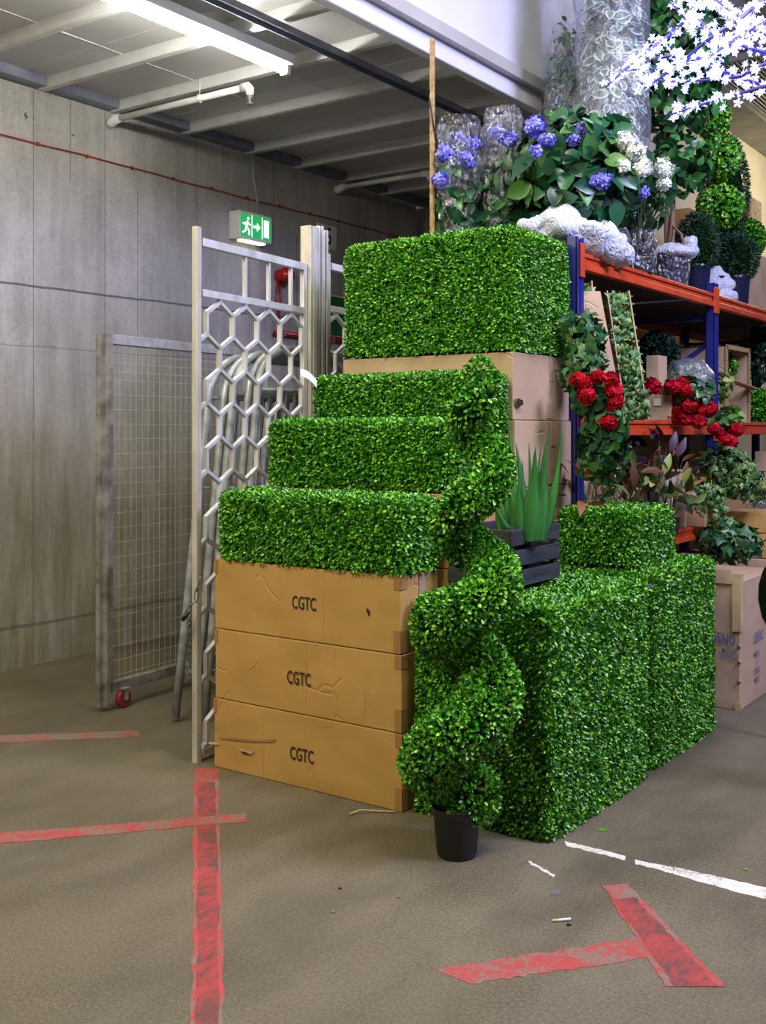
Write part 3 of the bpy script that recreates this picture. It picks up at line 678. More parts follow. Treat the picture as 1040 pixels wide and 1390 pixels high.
# ------------------------------------------------------------------ cartons
def carton(x0, x1, y0, y1, z0, z1, label, mat='card', group=None, tapes=(), name='cardboard_box', warp=0.004, hidden=False):
    t = thing(name, ((x0 + x1) / 2, (y0 + y1) / 2, z0), label, 'box', group)
    mb = MB()
    g = 0.0025
    nx, ny, nz = 8, 6, 5
    # warped shell of six grids
    def face(o, a, b, na, nb, nrm):
        o, a, b, nrm = Vector(o), Vector(a), Vector(b), Vector(nrm); vs = []; fs = []
        for i in range(na + 1):
            for j in range(nb + 1):
                u, v = i / na, j / nb; p = o + a * u + b * v
                k = math.sin(math.pi * u) * math.sin(math.pi * v)
                p += nrm * warp * k * (0.5 + noise.noise(p * 3.1) * 1.5)
                vs.append(p)
        for i in range(na):
            for j in range(nb):
                q = i * (nb + 1) + j; fs.append((q, q + nb + 1, q + nb + 2, q + 1))
        mb.add(vs, fs)
    X0, X1, Y0, Y1, Z0, Z1 = x0 + g, x1 - g, y0 + g, y1 - g, z0 + g * .3, z1 - g * .3
    dx, dy, dz = (X1 - X0, 0, 0), (0, Y1 - Y0, 0), (0, 0, Z1 - Z0)
    face((X0, Y0, Z0), dx, dz, nx, nz, (0, -1, 0)); face((X1, Y1, Z0), (-dx[0], 0, 0), dz, nx, nz, (0, 1, 0))
    face((X1, Y0, Z0), dy, dz, ny, nz, (1, 0, 0)); face((X0, Y1, Z0), (0, -dy[1], 0), dz, ny, nz, (-1, 0, 0))
    face((X0, Y0, Z1), dx, dy, nx, ny, (0, 0, 0.2)); face((X0, Y1, Z0), dx, (0, -dy[1], 0), nx, ny, (0, 0, 0))
    o = mb.build('carton_body', mat, t, smooth=False)
    wd = o.modifiers.new('weld', 'WELD'); wd.merge_threshold = 0.0008
    bv = o.modifiers.new('bevel', 'BEVEL'); bv.width = 0.004; bv.segments = 2; bv.limit_method = 'ANGLE'; bv.angle_limit = R(50)
    e = 0.0022
    for tp in tapes:
        mb = MB(); k = tp[0]
        if k == 'corner':      # tape around the front right vertical corner
            zz0, zz1 = tp[1], tp[2]
            mb.box(x1 - 0.035, x1 + 0.001, y0 - 0.001, y0 + 0.003, zz0, zz1)
            mb.box(x1 - 0.003, x1 + 0.001, y0, y0 + 0.05, zz0, zz1); mb.build('packing_tape', 'tape', t)
        elif k == 'cornerl':
            mb.box(x0 - 0.001, x0 + 0.02, y0 - 0.001, y0 + 0.003, tp[1], tp[2]); mb.build('packing_tape', 'tape', t)
        elif k == 'side':      # vertical tape on the right face at y
            mb.box(x1 - 0.001, x1 + e, tp[1], tp[1] + 0.05, tp[2], tp[3]); mb.build('packing_tape', 'tape_clear', t)
        elif k == 'front':     # crease / paler line on the front
            mb.box(tp[1], tp[1] + 0.0018, y0 + 0.0005, y0 + .003, z0 + 0.01, z1 - 0.01); mb.build('fold_line', 'fold', t)
    return t
H = 0.33
A0, A1 = -3.63, -2.55
txts = [0.495, 0.46, 0.485]
lab = ['bottom carton of the front stack, lettered CGTC, torn near the left corner', 'middle carton of the front stack, lettered CGTC', 'top carton of the front stack, lettered CGTC, under the lowest leaf step']
for i in range(3):
    z0 = i * H
    t = carton(A0 + random.uniform(-.004, .004), A1 + random.uniform(-.006, .004), 3.74, 4.04, z0, z0 + H - 0.002, lab[i], group='lettered cartons of the front stack',
               tapes=[('corner', z0 + .003, z0 + .1), ('corner', z0 + H - .06, z0 + H - .006), ('cornerl', z0 + H - .07, z0 + H - .005), ('side', 3.88, z0 + .16, z0 + H - .004)] +
               [('front', A0 + q) for q in ((.31, .56), (.56, .72), (.66,))[i]])
    pxy = ((409, 1026), (405, 922), (412, 820))[i]
    p = ony(pxy[0], pxy[1], 3.734)
    text(t, 'CGTC', (p.x, 3.7365, p.z), (1, 0, 0), (0, 0, 1), 0.082, squeeze=0.62, thick=0.0)
def tear(poly, y, mat, parent, name='torn_cardboard'):
    mb = MB(); mb.prism([ony(a, b, y) for a, b in poly], (0, -1, 0), .0012); mb.build(name, mat, parent)
bx0 = bpy.data.objects['cardboard_box']; bx2 = bpy.data.objects['cardboard_box.002']
tear([(323, 1014), (334, 1019), (345, 1020), (341, 1024), (329, 1022)], 3.7375, 'straw', bx0)
tear([(326, 1019), (336, 1022), (340, 1024), (330, 1023)], 3.7362, 'ink', bx0)
tear([(297, 1001), (330, 1003), (356, 1005), (374, 1003), (372, 1007), (340, 1007), (300, 1003)], 3.7375, 'tape', bx0, 'scuff')
tear([(282, 1007), (296, 1008), (297, 1011), (284, 1010)], 3.7365, 'straw', bx0)
tear([(499, 825), (502, 831), (501, 837), (497, 828)], 3.7375, 'ink', bx2, 'nick')
# columns behind
hid = 'brown carton in the core of the stepped stack, behind the lettered cartons'
for i in range(4):
    z0 = i * H; top = i == 3
    carton(-3.59, -2.51, 4.05, 4.34, z0, z0 + H - 0.002, 'carton whose top edge shows between the two lower leaf steps' if top else hid, group='cartons in the core of the stepped stack')
for i in range(4):
    z0 = i * H
    carton(-3.56, -2.5, 4.35, 4.59, z0, z0 + H - 0.002, hid, group='cartons in the core of the stepped stack')
labs = {5: 'crumpled top carton directly under the big leaf cube', 4: 'dented carton second below the big leaf cube', 3: 'carton third below the big leaf cube, behind the aloe'}
for i in range(6):
    z0 = i * H
    carton(-3.52, -2.489 + (0.012 if i < 5 else 0), 4.6, 5.22, z0, z0 + H - 0.002, labs.get(i, hid), mat='card_pale', group='cartons of the rear stack' if i > 2 else 'cartons in the core of the stepped stack', warp=0.003,
           tapes=[('side', 4.98, z0 + .2, z0 + H - .004), ('side', 4.96, z0 + .01, z0 + .09)] if i > 2 else ())

b4 = [o for o in bpy.data.objects if str(o.get('label', '')).startswith('dented carton')][0]
for poly, mt_ in (([(702, 541), (709, 543), (710, 549), (705, 552), (701, 547)], 'ink'), ([(700, 540), (704, 538), (706, 542), (702, 543)], 'card')):
    mb = MB(); mb.prism([onx(a, b, -2.4765) for a, b in poly], (1, 0, 0), .0035); mb.build('puncture', mt_, b4)
# ------------------------------------------------------------------ boxwood blocks
TB = T_box()
def hedge(x0, x1, y0, y1, z0, z1, label, group=None, dens=26000, r=0.045, leaf=0.0175, bottom=False, mat='hedge'):
    g = 0.018
    X0, X1, Y0, Y1, Z0, Z1 = x0 + g, x1 - g, y0 + g, y1 - g, z0 + .002, z1 - g
    faces = [((X0, Y0, Z0), (X1 - X0, 0, 0), (0, 0, Z1 - Z0), (0, -1, 0)), ((X0, Y1, Z0), (X1 - X0, 0, 0), (0, 0, Z1 - Z0), (0, 1, 0)),
             ((X0, Y0, Z0), (0, Y1 - Y0, 0), (0, 0, Z1 - Z0), (-1, 0, 0)), ((X1, Y0, Z0), (0, Y1 - Y0, 0), (0, 0, Z1 - Z0), (1, 0, 0)),
             ((X0, Y0, Z1), (X1 - X0, 0, 0), (0, Y1 - Y0, 0), (0, 0, 1))]
    Ps = []; Ns = []
    for k, (o, a, b, n) in enumerate(faces):
        o, a, b, n = map(np.array, (o, a, b, n)); ar = np.linalg.norm(a) * np.linalg.norm(b)
        d = dens * (0.35 if k in (1, 2) else 1)
        m = int(ar * d); uv = rng.random((m, 2)); Ps.append(o + uv[:, :1] * a + uv[:, 1:] * b)
        Ns.append(np.tile(n.astype(float), (m, 1)))
    Pn = np.concatenate(Ps); N = np.concatenate(Ns)
    lo = np.array([X0 + r, Y0 + r, -9]); hi = np.array([X1 - r, Y1 - r, Z1 - r])
    q = np.clip(Pn, lo, hi); d = Pn - q; L = np.linalg.norm(d, axis=1, keepdims=True)
    ok = L[:, 0] > 1e-6; N[ok] = (d / np.maximum(L, 1e-9))[ok]; Pn[ok] = (q + N * r)[ok]
    nz = np.array([noise.noise(Vector(p) * 9) for p in Pn])[:, None]
    Pn = Pn + N * (nz * 0.009 + (rng.random((len(Pn), 1)) - 0.7) * 0.028)
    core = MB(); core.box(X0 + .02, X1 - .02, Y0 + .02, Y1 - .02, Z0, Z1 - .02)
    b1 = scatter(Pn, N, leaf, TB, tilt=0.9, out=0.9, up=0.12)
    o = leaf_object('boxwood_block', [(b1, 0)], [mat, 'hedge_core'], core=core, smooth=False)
    return tag(o, label, 'artificial hedge', group)
G = 'artificial boxwood steps'
hedge(-3.62, -2.53, 3.72, 4.05, 0.99, 1.325, 'lowest boxwood step, long low block on the lettered cartons', G)
hedge(-3.60, -2.49, 4.05, 4.36, 1.325, 1.66, 'middle boxwood step, long block behind the lowest one', G)
hedge(-3.57, -2.49, 4.37, 4.60, 1.325, 1.89, 'top boxwood step, long block just before the big cube', G)
hedge(-3.53, -2.475, 4.58, 5.24, 1.985, 2.60, 'big square boxwood cube highest on the cartons')
G = 'artificial boxwood blocks on the floor'
hedge(-2.54, -1.87, 3.77, 4.80, 0.0, 0.92, 'near boxwood block on the floor, carrying the aloe crate', G)
hedge(-2.54, -1.885, 4.86, 5.78, 0.0, 0.935, 'far boxwood block on the floor, carrying the small cube', G)
hedge(-2.44, -2.00, 4.90, 5.50, 0.94, 1.225, 'small boxwood cube lying on the far floor block')

p = P(879, 796, 5.02)
mb = MB(); mb.prism([p + Rt * -.02 + Vector((0, 0, .008)), p + Rt * .026 + Vector((0, 0, .014)), p + Rt * .0 + Vector((0, 0, -.025))], -Fw, .002)
tag(mb.build('plastic_tag', 'tag_purple'), 'small purple tag between the two floor boxwood blocks', 'tag')

# ------------------------------------------------------------------ spiral topiary
base = onz(620, 1160); bx, by = base.x, base.y
t = thing('spiral_topiary', (bx, by, 0), 'tall spiral boxwood topiary in a black pot, standing in front', 'topiary')
mb = MB(); mb.lathe((bx, by, 0), [(0, 0), (.072, 0), (.076, .01), (.088, .15), (.093, .155), (.093, .185), (.086, .185), (.083, .15), (0, .15)], 36); mb.build('pot', 'black_plastic', t, smooth=True, bevel=0.002)
mb = MB(); mb.lathe((bx, by, .152), [(0.083, 0), (0.05, .01), (0, .012)], 20); mb.build('moss', 'soil', t, smooth=True)
mb = MB(); mb.tube([(bx, by, .15), (bx + .01, by + .01, .7), (bx + .04, by + .03, 1.3), (bx + .055, by + .04, 1.75)], [.014, .012, .009, .005], 10); mb.build('trunk', 'soil', t, smooth=True)
D0 = base.dot(Fw)
# sweep: key heights (image y) with centre x and half width, alternating sides
keys = [(1062, 0.0, 0.195, 0.125)]
def spiral():
    # height z, helix radius, tube radius against turn angle; angle 0 = right, 90deg = towards camera, 180 = left
    zs = lambda py: EYE + (HY - py) / F * D0
    K = [(-0.9, 1085, .060, .10), (-.5, 1068, .085, .115), (0.0, 1030, .095, .118), (0.5, 985, .105, .115), (1.0, 935, .105, .112), (1.5, 885, .105, .105), (2.0, 850, .105, .100), (2.5, 822, .098, .095),
         (3.0, 785, .092, .090), (3.5, 745, .085, .085), (4.0, 707, .082, .080), (4.5, 672, .072, .076), (5.0, 636, .066, .070), (5.5, 600, .056, .066), (6.0, 566, .046, .062), (6.5, 545, .03, .060), (7.0, 523, .012, .056), (7.3, 505, 0, .048)]
    xs_c = lambda py: np.interp(py, [490, 560, 640, 720, 800, 900, 1100], [652, 648, 648, 643, 638, 628, 620])
    out = []
    ks = np.array(K); 
    for h in np.linspace(ks[0, 0], ks[-1, 0], 220):
        py = np.interp(h, ks[:, 0], ks[:, 1]); hr = np.interp(h, ks[:, 0], ks[:, 2]); tr = np.interp(h, ks[:, 0], ks[:, 3])
        # h even -> left, odd -> right, passing the camera side on the way up from left to right
        a = math.pi + h * math.pi
        cx = (xs_c(py) - 620) / F * D0
        c = Vector((bx, by, 0)) + Rt * (cx + hr * math.cos(a)) + Fw * (hr * 0.8 * math.sin(a))
        out.append((Vector((c.x, c.y, zs(py))), tr))
    return out
S = spiral()
Pl = []; Nl = []; cen = np.array([list(p) for p, r in S]); rad = np.array([r for p, r in S])
for i in range(len(S) - 1):
    p, r = S[i]; q = S[i + 1][0]; tg = (q - p); L = tg.length
    if L < 1e-6: continue
    tg.normalize(); n = int(2 * math.pi * r * L * 27000)
    u = tg.cross(Vector((0, 0, 1))).normalized(); v = tg.cross(u)
    for k in range(n):
        a = random.uniform(0, 2 * math.pi); nn = u * math.cos(a) + v * math.sin(a) * 0.98
        pp = p + tg * random.uniform(0, L) + nn * r * (1 + .12 * noise.noise((p + nn * r) * 9)) + nn * random.uniform(-.016, .006)
        Pl.append(pp); Nl.append(nn)
for (ci, sg) in ((0, -1), (len(S) - 1, 1)):
    p, r = S[ci]
    for k in range(int(2 * math.pi * r * r * 26000)):
        d = Vector(rnd(1)[0]); Pl.append(p + d * r * random.uniform(.9, 1.02)); Nl.append(d)
Pn = np.array(Pl); N = np.array(Nl)
keep = np.ones(len(Pn), bool)
for j in range(0, len(cen), 3):
    keep &= np.linalg.norm(Pn - cen[j], axis=1) > rad[j] * 0.86
Pn, N = Pn[keep], N[keep]
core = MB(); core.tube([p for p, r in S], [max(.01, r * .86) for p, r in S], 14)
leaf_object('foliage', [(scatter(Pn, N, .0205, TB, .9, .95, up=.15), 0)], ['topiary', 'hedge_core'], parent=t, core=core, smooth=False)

# ------------------------------------------------------------------ aloe in slatted crate
x0, x1, y0, y1, z0 = -2.50, -2.18, 4.02, 4.47, 0.93
t = thing('slatted_crate', ((x0 + x1) / 2, (y0 + y1) / 2, z0), 'charcoal slatted wooden crate on the near floor block', 'crate')
for k in range(3):
    za = z0 + .005 + k * .088
    for nm, b in (('slat', (x1 - .012, x1, y0, y1)), ('slat', (x0, x0 + .012, y0, y1)), ('slat', (x0 + .012, x1 - .012, y0, y0 + .012)), ('slat', (x0 + .012, x1 - .012, y1 - .012, y1))):
        mb = MB(); mb.box(*b, za, za + .068); mb.build(nm, 'crate', t, bevel=.002)
for xx in (x0 + .012, x1 - .037):
    for yy in (y0 + .012, y1 - .037):
        mb = MB(); mb.box(xx, xx + .025, yy, yy + .025, z0, z0 + .262); mb.build('corner_post', 'crate', t, bevel=.002)
mb = MB(); mb.box(x0 + .012, x1 - .012, y0 + .012, y1 - .012, z0 + .002, z0 + .012); mb.build('base_board', 'crate', t)
def aloe_leaf(mb, basep, tip, w0, bend):
    a, b = Vector(basep), Vector(tip); n = 9; rings = []
    side = Rt.copy(); ax = (b - a).normalized(); side = (side - ax * side.dot(ax)).normalized(); out = ax.cross(side)
    for i in range(n + 1):
        s_ = i / n; c = a.lerp(b, s_) + side * bend * math.sin(math.pi * s_) * .5 + Vector((0, 0, 0))
        ww = w0 * (1 - s_) ** .8 * (0.8 + .5 * math.sin(math.pi * min(1, s_ * 1.6)) ** 1) * .8 + .0012
        ring = [c + side * ww, c - out * ww * .35 + side * ww * .5, c - out * ww * .5, c - out * ww * .35 - side * ww * .5, c - side * ww, c - out * ww * .05]
        rings.append(ring)
    vs = [p for r_ in rings for p in r_]; fs = []
    for i in range(n):
        for k in range(6): fs.append((i * 6 + k, i * 6 + (k + 1) % 6, (i + 1) * 6 + (k + 1) % 6, (i + 1) * 6 + k))
    mb.add(vs, fs)
dA = 4.66
ta = thing('aloe_plant', (-2.33, 4.2, 1.12), 'green aloe plant with upright pointed leaves in the charcoal crate', 'plant')
for (bpx, bpy_, tx, ty, w0, bd, dd) in ((716, 722, 727, 606, .040, .01, -.06), (730, 720, 744, 587, .038, -.01, 0), (735, 722, 763, 583, .022, .03, .05), (724, 720, 718, 602, .018, .0, .1), (706, 722, 674, 582, .03, .03, .0),
                                     (712, 720, 700, 600, .03, .02, .1), (702, 722, 705, 640, .024, .0, -.08), (694, 720, 672, 690, .022, .0, -.1), (726, 720, 742, 655, .026, -.02, -.04), (718, 720, 735, 604, .015, .0, .12),
                                     (690, 722, 693, 570, .03, .01, .15), (712, 720, 709, 625, .02, 0, .12), (704, 724, 690, 660, .03, .02, -.03), (686, 724, 664, 640, .028, .02, .06), (728, 720, 738, 640, .018, 0, .1)):
    mb = MB(); aloe_leaf(mb, P(bpx, bpy_ + 12, dA + dd * .4), P(tx, ty, dA + dd), w0 * 1.3, bd); mb.build('leaf', 'aloe', ta, smooth=True)
mb = MB(); mb.lathe((-2.34, 4.24, .945), [(0, 0), (.1, 0), (.125, .2), (.12, .2), (.115, .18), (0, .18)], 24); mb.build('nursery_pot', 'black_plastic', ta, smooth=True)
mb = MB(); mb.lathe((-2.34, 4.24, 1.128), [(.12, 0), (.06, .012), (0, .014)], 20); mb.build('moss', 'soil', ta, smooth=True)

# ------------------------------------------------------------------ honeycomb panels
hdir = (Fw * .8763 + Rt * .4818).normalized(); hn = Vector((hdir.y, -hdir.x, 0))
def honeycomb(org, width, top, label, first, rows=13, cols=4, uprh=None):
    t = thing('honeycomb_panel', org, label, 'metal panel', 'honeycomb aluminium panels')
    o = Vector(org)
    q = lambda s_, z: o + hdir * s_ + Vector((0, 0, z))
    uh = uprh or top + .07
    mb = MB(); mb.bar(q(0, 0), q(0, uh), .03, .036, hdir); mb.build('upright', 'alu_worn', t, bevel=.002)
    mb = MB(); mb.bar(q(.03, top), q(width, top), .035, .04); mb.build('top_rail', 'alu', t, bevel=.002)
    mb = MB(); mb.bar(q(.03, top - .245), q(width, top - .245), .035, .035); mb.build('middle_rail', 'alu', t, bevel=.002)
    for k in range(3):
        s_ = first + .106 + .2117 * (k + 1)
        mb = MB(); mb.bar(q(s_, top - .24), q(s_, top - .01), .018, .018, hdir); mb.build('spacer_bar', 'alu', t)
    mb = MB(); pr = .166; th = .017; zt = top - .39
    for rw in range(-1, rows):
        z = zt - rw * pr; off = first + (.1059 if rw % 2 else 0)
        for c_ in range(cols + 1):
            s_ = off + c_ * .2117
            if s_ > width - .01: continue
            if rw == -1: mb.bar(q(s_, z - .055), q(s_, top - .255), .024, th, hdir)
            else: mb.bar(q(s_, z - .055), q(s_, z + .055), .024, th, hdir)
            if z - .11 < .0: continue
            for sg in (-1, 1):
                e = s_ + sg * .1059
                if e > width + .03 or s_ < 0: continue
                k_ = 1.0 if e >= 0 else s_ / .1059
                mb.bar(q(s_, z - .053), q(s_ + (e - s_) * k_, z - .053 - .06 * k_), .024, th * .95, (0, 0, 1))
    mb.build('honeycomb_lattice', 'alu', t)
    mb = MB(); mb.bar(q(.03, .04), q(width, .04), .035, .035); mb.build('bottom_rail', 'alu_worn', t, bevel=.002)
    mb = MB(); mb.bar(q(width + .01, 0), q(width + .01, top + .02), .03, .03, hdir); mb.build('upright', 'alu', t, bevel=.002)
    return t
ho = Vector((-3.745, 3.74, 0))
honeycomb(ho, .93, 2.51, 'tall aluminium honeycomb panel standing left of the lettered cartons', .0714)
honeycomb(ho + hdir * 1.19, .93, 2.55, 'second honeycomb panel, seen between the aluminium posts and big leaf cube', -.01)
for s_, w_, h_, lb, ov in ((1.005, .085, 2.745, 'widest scuffed aluminium post at the end of the honeycomb panel', 0), (1.085, .035, 2.76, 'narrow aluminium post in the middle of the three', .0), (1.135, .03, 2.745, 'narrow aluminium post nearest the big leaf cube', .0)):
    c = ho + hdir * s_
    t = thing('aluminium_post', c, lb, 'post', 'aluminium posts beside the honeycomb panel')
    mb = MB(); mb.bar(c, c + Vector((0, 0, h_)), .05 if w_ < .05 else .07, w_, hdir); mb.build('post', 'alu_worn' if w_ > .05 else 'alu', t, bevel=.003)
    mb = MB(); mb.bar(c + hn * .036 + Vector((0, 0, .0)), c + hn * .036 + Vector((0, 0, h_ - .002)), .006, w_ * .4, hdir); mb.build('centre_rib', 'alu', t)
# paper tag
c = P(418, 512, 5.6)
mb = MB(); pts = []
for i in range(6):
    p_ = P(408 + i * 4.4, 506 + i * i * .62, 5.55); pts.append(p_)
vs = []
for p_ in pts: vs += [p_ + Vector((0, 0, .02)), p_ + Vector((0, 0, -.02))]
vs += [v + Fw * .002 for v in vs]; m_ = 12
mb.add(vs, [(2 * i, 2 * i + 1, 2 * i + 3, 2 * i + 2) for i in range(5)] + [(m_ + 2 * i + 2, m_ + 2 * i + 3, m_ + 2 * i + 1, m_ + 2 * i) for i in range(5)] + [(2 * i, 2 * i + 2, m_ + 2 * i + 2, m_ + 2 * i) for i in range(5)])
tag(mb.build('paper_tag', 'paper', smooth=True), 'curled white paper tag beside the top boxwood step', 'tag')

# chain with its hook on the honeycomb upright
t = thing('steel_chain', ho + Vector((-.02, -.04, 1.1)), 'steel chain slung round the upright of the honeycomb panel', 'chain')
path = [P(272, 785, 5.12), P(268, 800, 5.12), P(266, 815, 5.12), P(259, 822, 5.12), P(254, 832, 5.12)]
mb = MB()
def link(a, b, flip):
    a, b = Vector(a), Vector(b); ax = (b - a).normalized(); sd = ax.cross(Fw if flip else Rt).normalized(); L = (b - a).length
    pts = [a.lerp(b, .5) + ax * math.cos(q) * L * .72 + sd * math.sin(q) * .009 for q in np.linspace(0, 2 * math.pi, 11)]
    mb.tube(pts, .0028, 5, cap=False)
pp = []
for a, b in zip(path[:-1], path[1:]):
    n = max(1, int((b - a).length / .028)); pp += [a.lerp(b, i / n) for i in range(n)]
pp.append(path[-1])
for i in range(len(pp) - 1): link(pp[i], pp[i + 1], i % 2)
mb.build('sling_links', 'chain', t, smooth=True); mb = MB()
vp = [P(257.5 + .4 * (i % 2), 836 + i * 4.6, 5.26) for i in range(20)]
for i in range(len(vp) - 1): link(vp[i], vp[i + 1], i % 2)
mb.build('hanging_links', 'chain', t, smooth=True)
mb = MB(); mb.tube([P(255, 830, 5.12), P(251, 838, 5.12), P(247, 842, 5.12)], [.011, .012, .009], 8); mb.build('hook', 'black_plastic', t, smooth=True)

# ------------------------------------------------------------------ mesh cage
cd = Vector((-.075, .997, 0)).normalized(); co = Vector((-4.85, 4.13, 0)); cn = Vector((cd.y, -cd.x, 0))
q = lambda s_, z, n_=0: co + cd * s_ + Vector((0, 0, z)) + cn * n_
t = thing('wire_mesh_cage', co, 'grey wire mesh cage side on castors, standing by the concrete wall', 'cage')
mb = MB(); mb.bar(q(0, .03), q(0, 2.15), .05, .05, cd); mb.bar(q(-.03, .03, -.02), q(-.03, 2.15, -.02), .03, .05, cd); mb.build('upright', 'dark_steel', t, bevel=.003)
mb = MB(); mb.bar(q(1.5, .03), q(1.5, 2.15), .05, .05, cd); mb.build('upright', 'steel', t, bevel=.003)
mb = MB(); mb.bar(q(.0, 2.12), q(1.5, 2.12), .045, .055); mb.build('top_rail', 'steel', t, bevel=.003)
mb = MB(); mb.bar(q(.0, .13), q(1.5, .13), .05, .06); mb.build('bottom_rail', 'dark_steel', t, bevel=.003)
mb = MB(); mb.bar(q(.62, .13, .02), q(.62, .13, .62), .05, .06); mb.build('cross_bar', 'dark_steel', t, bevel=.003)
mb = MB()
for k in range(1, 31): mb.tube([q(k * .048, .15), q(k * .048, 2.1)], .0014, 4)
z = .19
while z < 2.09: mb.tube([q(.02, z), q(1.48, z)], .0014, 4); z += .05 if z > 1.85 else .085
mb.build('wire_mesh', 'wire', t)
for s_, n_ in ((.1, .03), (.62, .57), (1.4, .02)):
    c = q(s_, .055, n_)
    mb = MB(); mb.tube([c - cn * .016, c + cn * .016], .052, 20); w_ = mb.build('castor_wheel', 'red_wheel', t, bevel=.006)
    mb = MB(); mb.bar(c + cn * .024, c + cn * .024 + Vector((0, 0, .06)), .03, .004, cn); mb.bar(c - cn * .024, c - cn * .024 + Vector((0, 0, .06)), .03, .004, cn)
    mb.bar(c - cn * .03 + Vector((0, 0, .058)), c + cn * .03 + Vector((0, 0, .058)), .05, .01); mb.tube([c - cn * .028, c + cn * .028], .009, 8); mb.build('castor_fork', 'dark_steel', t)

# ------------------------------------------------------------------ barriers
bd = Vector((-.02, 1, 0)).normalized()
for i in range(5):
    b0 = Vector((-4.36 + i * .062, 4.19 + i * .05 + (.03 if i % 2 else 0), 0.024)); lean = .30 - .02 * i; wdt = 1.05; hgt = 2.0 + .012 * i; rr = .24
    lb = ['tubular steel crowd barrier nearest the wire mesh cage, leftmost of the leaning row', 'tubular steel crowd barrier second from the wire mesh cage', 'tubular steel crowd barrier in the middle of the leaning row',
          'tubular steel crowd barrier second from the honeycomb panel', 'tubular steel crowd barrier closest behind the honeycomb panel'][i]
    t = thing('crowd_barrier', b0, lb, 'barrier', 'crowd barriers leaning behind the honeycomb panel')
    f_ = lambda u, v: b0 + bd * (u + lean * v / 2.0) + Vector((.0, 0, v))
    pts = [f_(0, 0), f_(0, .5), f_(0, 1.0), f_(0, hgt - rr)]
    pts += [f_(rr - rr * math.cos(a), hgt - rr + rr * math.sin(a)) for a in np.linspace(.2, math.pi / 2, 7)]
    pts += [f_(wdt - rr + rr * math.sin(a), hgt - rr + rr * math.cos(a)) for a in np.linspace(0, math.pi / 2, 8)]
    pts += [f_(wdt, 1.0), f_(wdt, 0)]
    mb = MB(); mb.tube(pts, .024, 12); mb.build('frame_tube', 'tube_steel', t, smooth=True)
    for v_, r_ in ((.22, .012), (hgt - .24, .012), (1.25, .008)):
        mb = MB(); mb.tube([f_(.02, v_), f_(wdt - .02, v_)], r_, 8); mb.build('cross_rail', 'tube_steel', t, smooth=True)
    mb = MB()
    for k in range(1, 12): mb.tube([f_(.1 + k * .078, .22), f_(.1 + k * .078, hgt - .24)], .0065, 6)
    mb.build('infill_bars', 'tube_steel', t, smooth=True)

# ------------------------------------------------------------------ pallet rack
XR, XB = -2.47, -3.50
YU = (5.27, 7.47, 9.67, 11.87)
t = thing('pallet_rack', (-2.97, 8.5, 0), 'pallet rack with blue uprights and orange beams, stocked with artificial plants', 'rack')
for y in YU:
    for x in (XR - .045, XB):
        mb = MB(); mb.box(x, x + .006, y - .04, y + .04, 0, 2.62); mb.box(x, x + .065, y - .04, y - .036, 0, 2.62); mb.box(x, x + .065, y + .036, y + .04, 0, 2.62)
        mb.box(x + .055, x + .061, y - .04, y - .015, 0, 2.62); mb.box(x + .055, x + .061, y + .015, y + .04, 0, 2.62); mb.box(x + .02, x + .055, y - .035, y + .035, 0, 2.61)
        mb.build('upright', 'blue_post', t)
    for k, (za, zc) in enumerate(((.2, .8), (.8, 1.4), (1.4, 2.0), (1.55, 2.2))):
        if k == 2: continue
        mb = MB(); mb.bar((XB + .05, y, za), (XR - .04, y, zc), .03, .03); mb.build('brace', 'blue_post', t)
    mb = MB(); mb.bar((XB + .05, y, 2.38), (XR - .04, y, 2.38), .03, .03); mb.build('brace', 'blue_post', t)
for zc in (.92, 1.615, 2.50):
    for a, b in zip(YU[:-1], YU[1:]):
        for x, s_ in ((XR, 1), (XB, -1)):
            mb = MB(); mb.box(x - .03, x + .018, a + .042, b - .042, zc - .045, zc - .005); mb.box(x - .03, x + .006, a + .042, b - .042, zc - .005, zc + .022); mb.box(x - .03, x + .018, a + .042, b - .042, zc + .022, zc + .045)
            mb.build('beam', 'orange', t, bevel=.004)
            for y in (a + .045, b - .045):
                mb = MB(); mb.box(x + .012, x + .026, y - (.045 if y < (a + b) / 2 else -.0), y + (.0 if y < (a + b) / 2 else .045), zc - .09, zc + .09); mb.build('beam_end_plate', 'orange', t, bevel=.003)
        mb = MB(); mb.box(XB + .03, XR - .035, a + .05, b - .05, zc + .02, zc + .042); mb.build('shelf_board', 'shelf', t)
# plywood sheet at the back of the upper shelf
mb = MB(); mb.box(-3.66, -3.63, 6.0, 10.6, 0, 2.47); tag(mb.build('plywood_sheet', 'plywood'), 'brown plywood sheet at the back of the rack', 'board')
mb = MB(); mb.box(-3.75, -3.72, 5.3, 12, 0, 2.5); tag(mb.build('back_shade_sheet', 'grille'), 'added dark sheet standing in for the shade behind the rack', 'shade_sheet')  # near-black sheet added in place of the shade inside the rack

ZT, ZM, ZL = 2.545, 1.66, .965
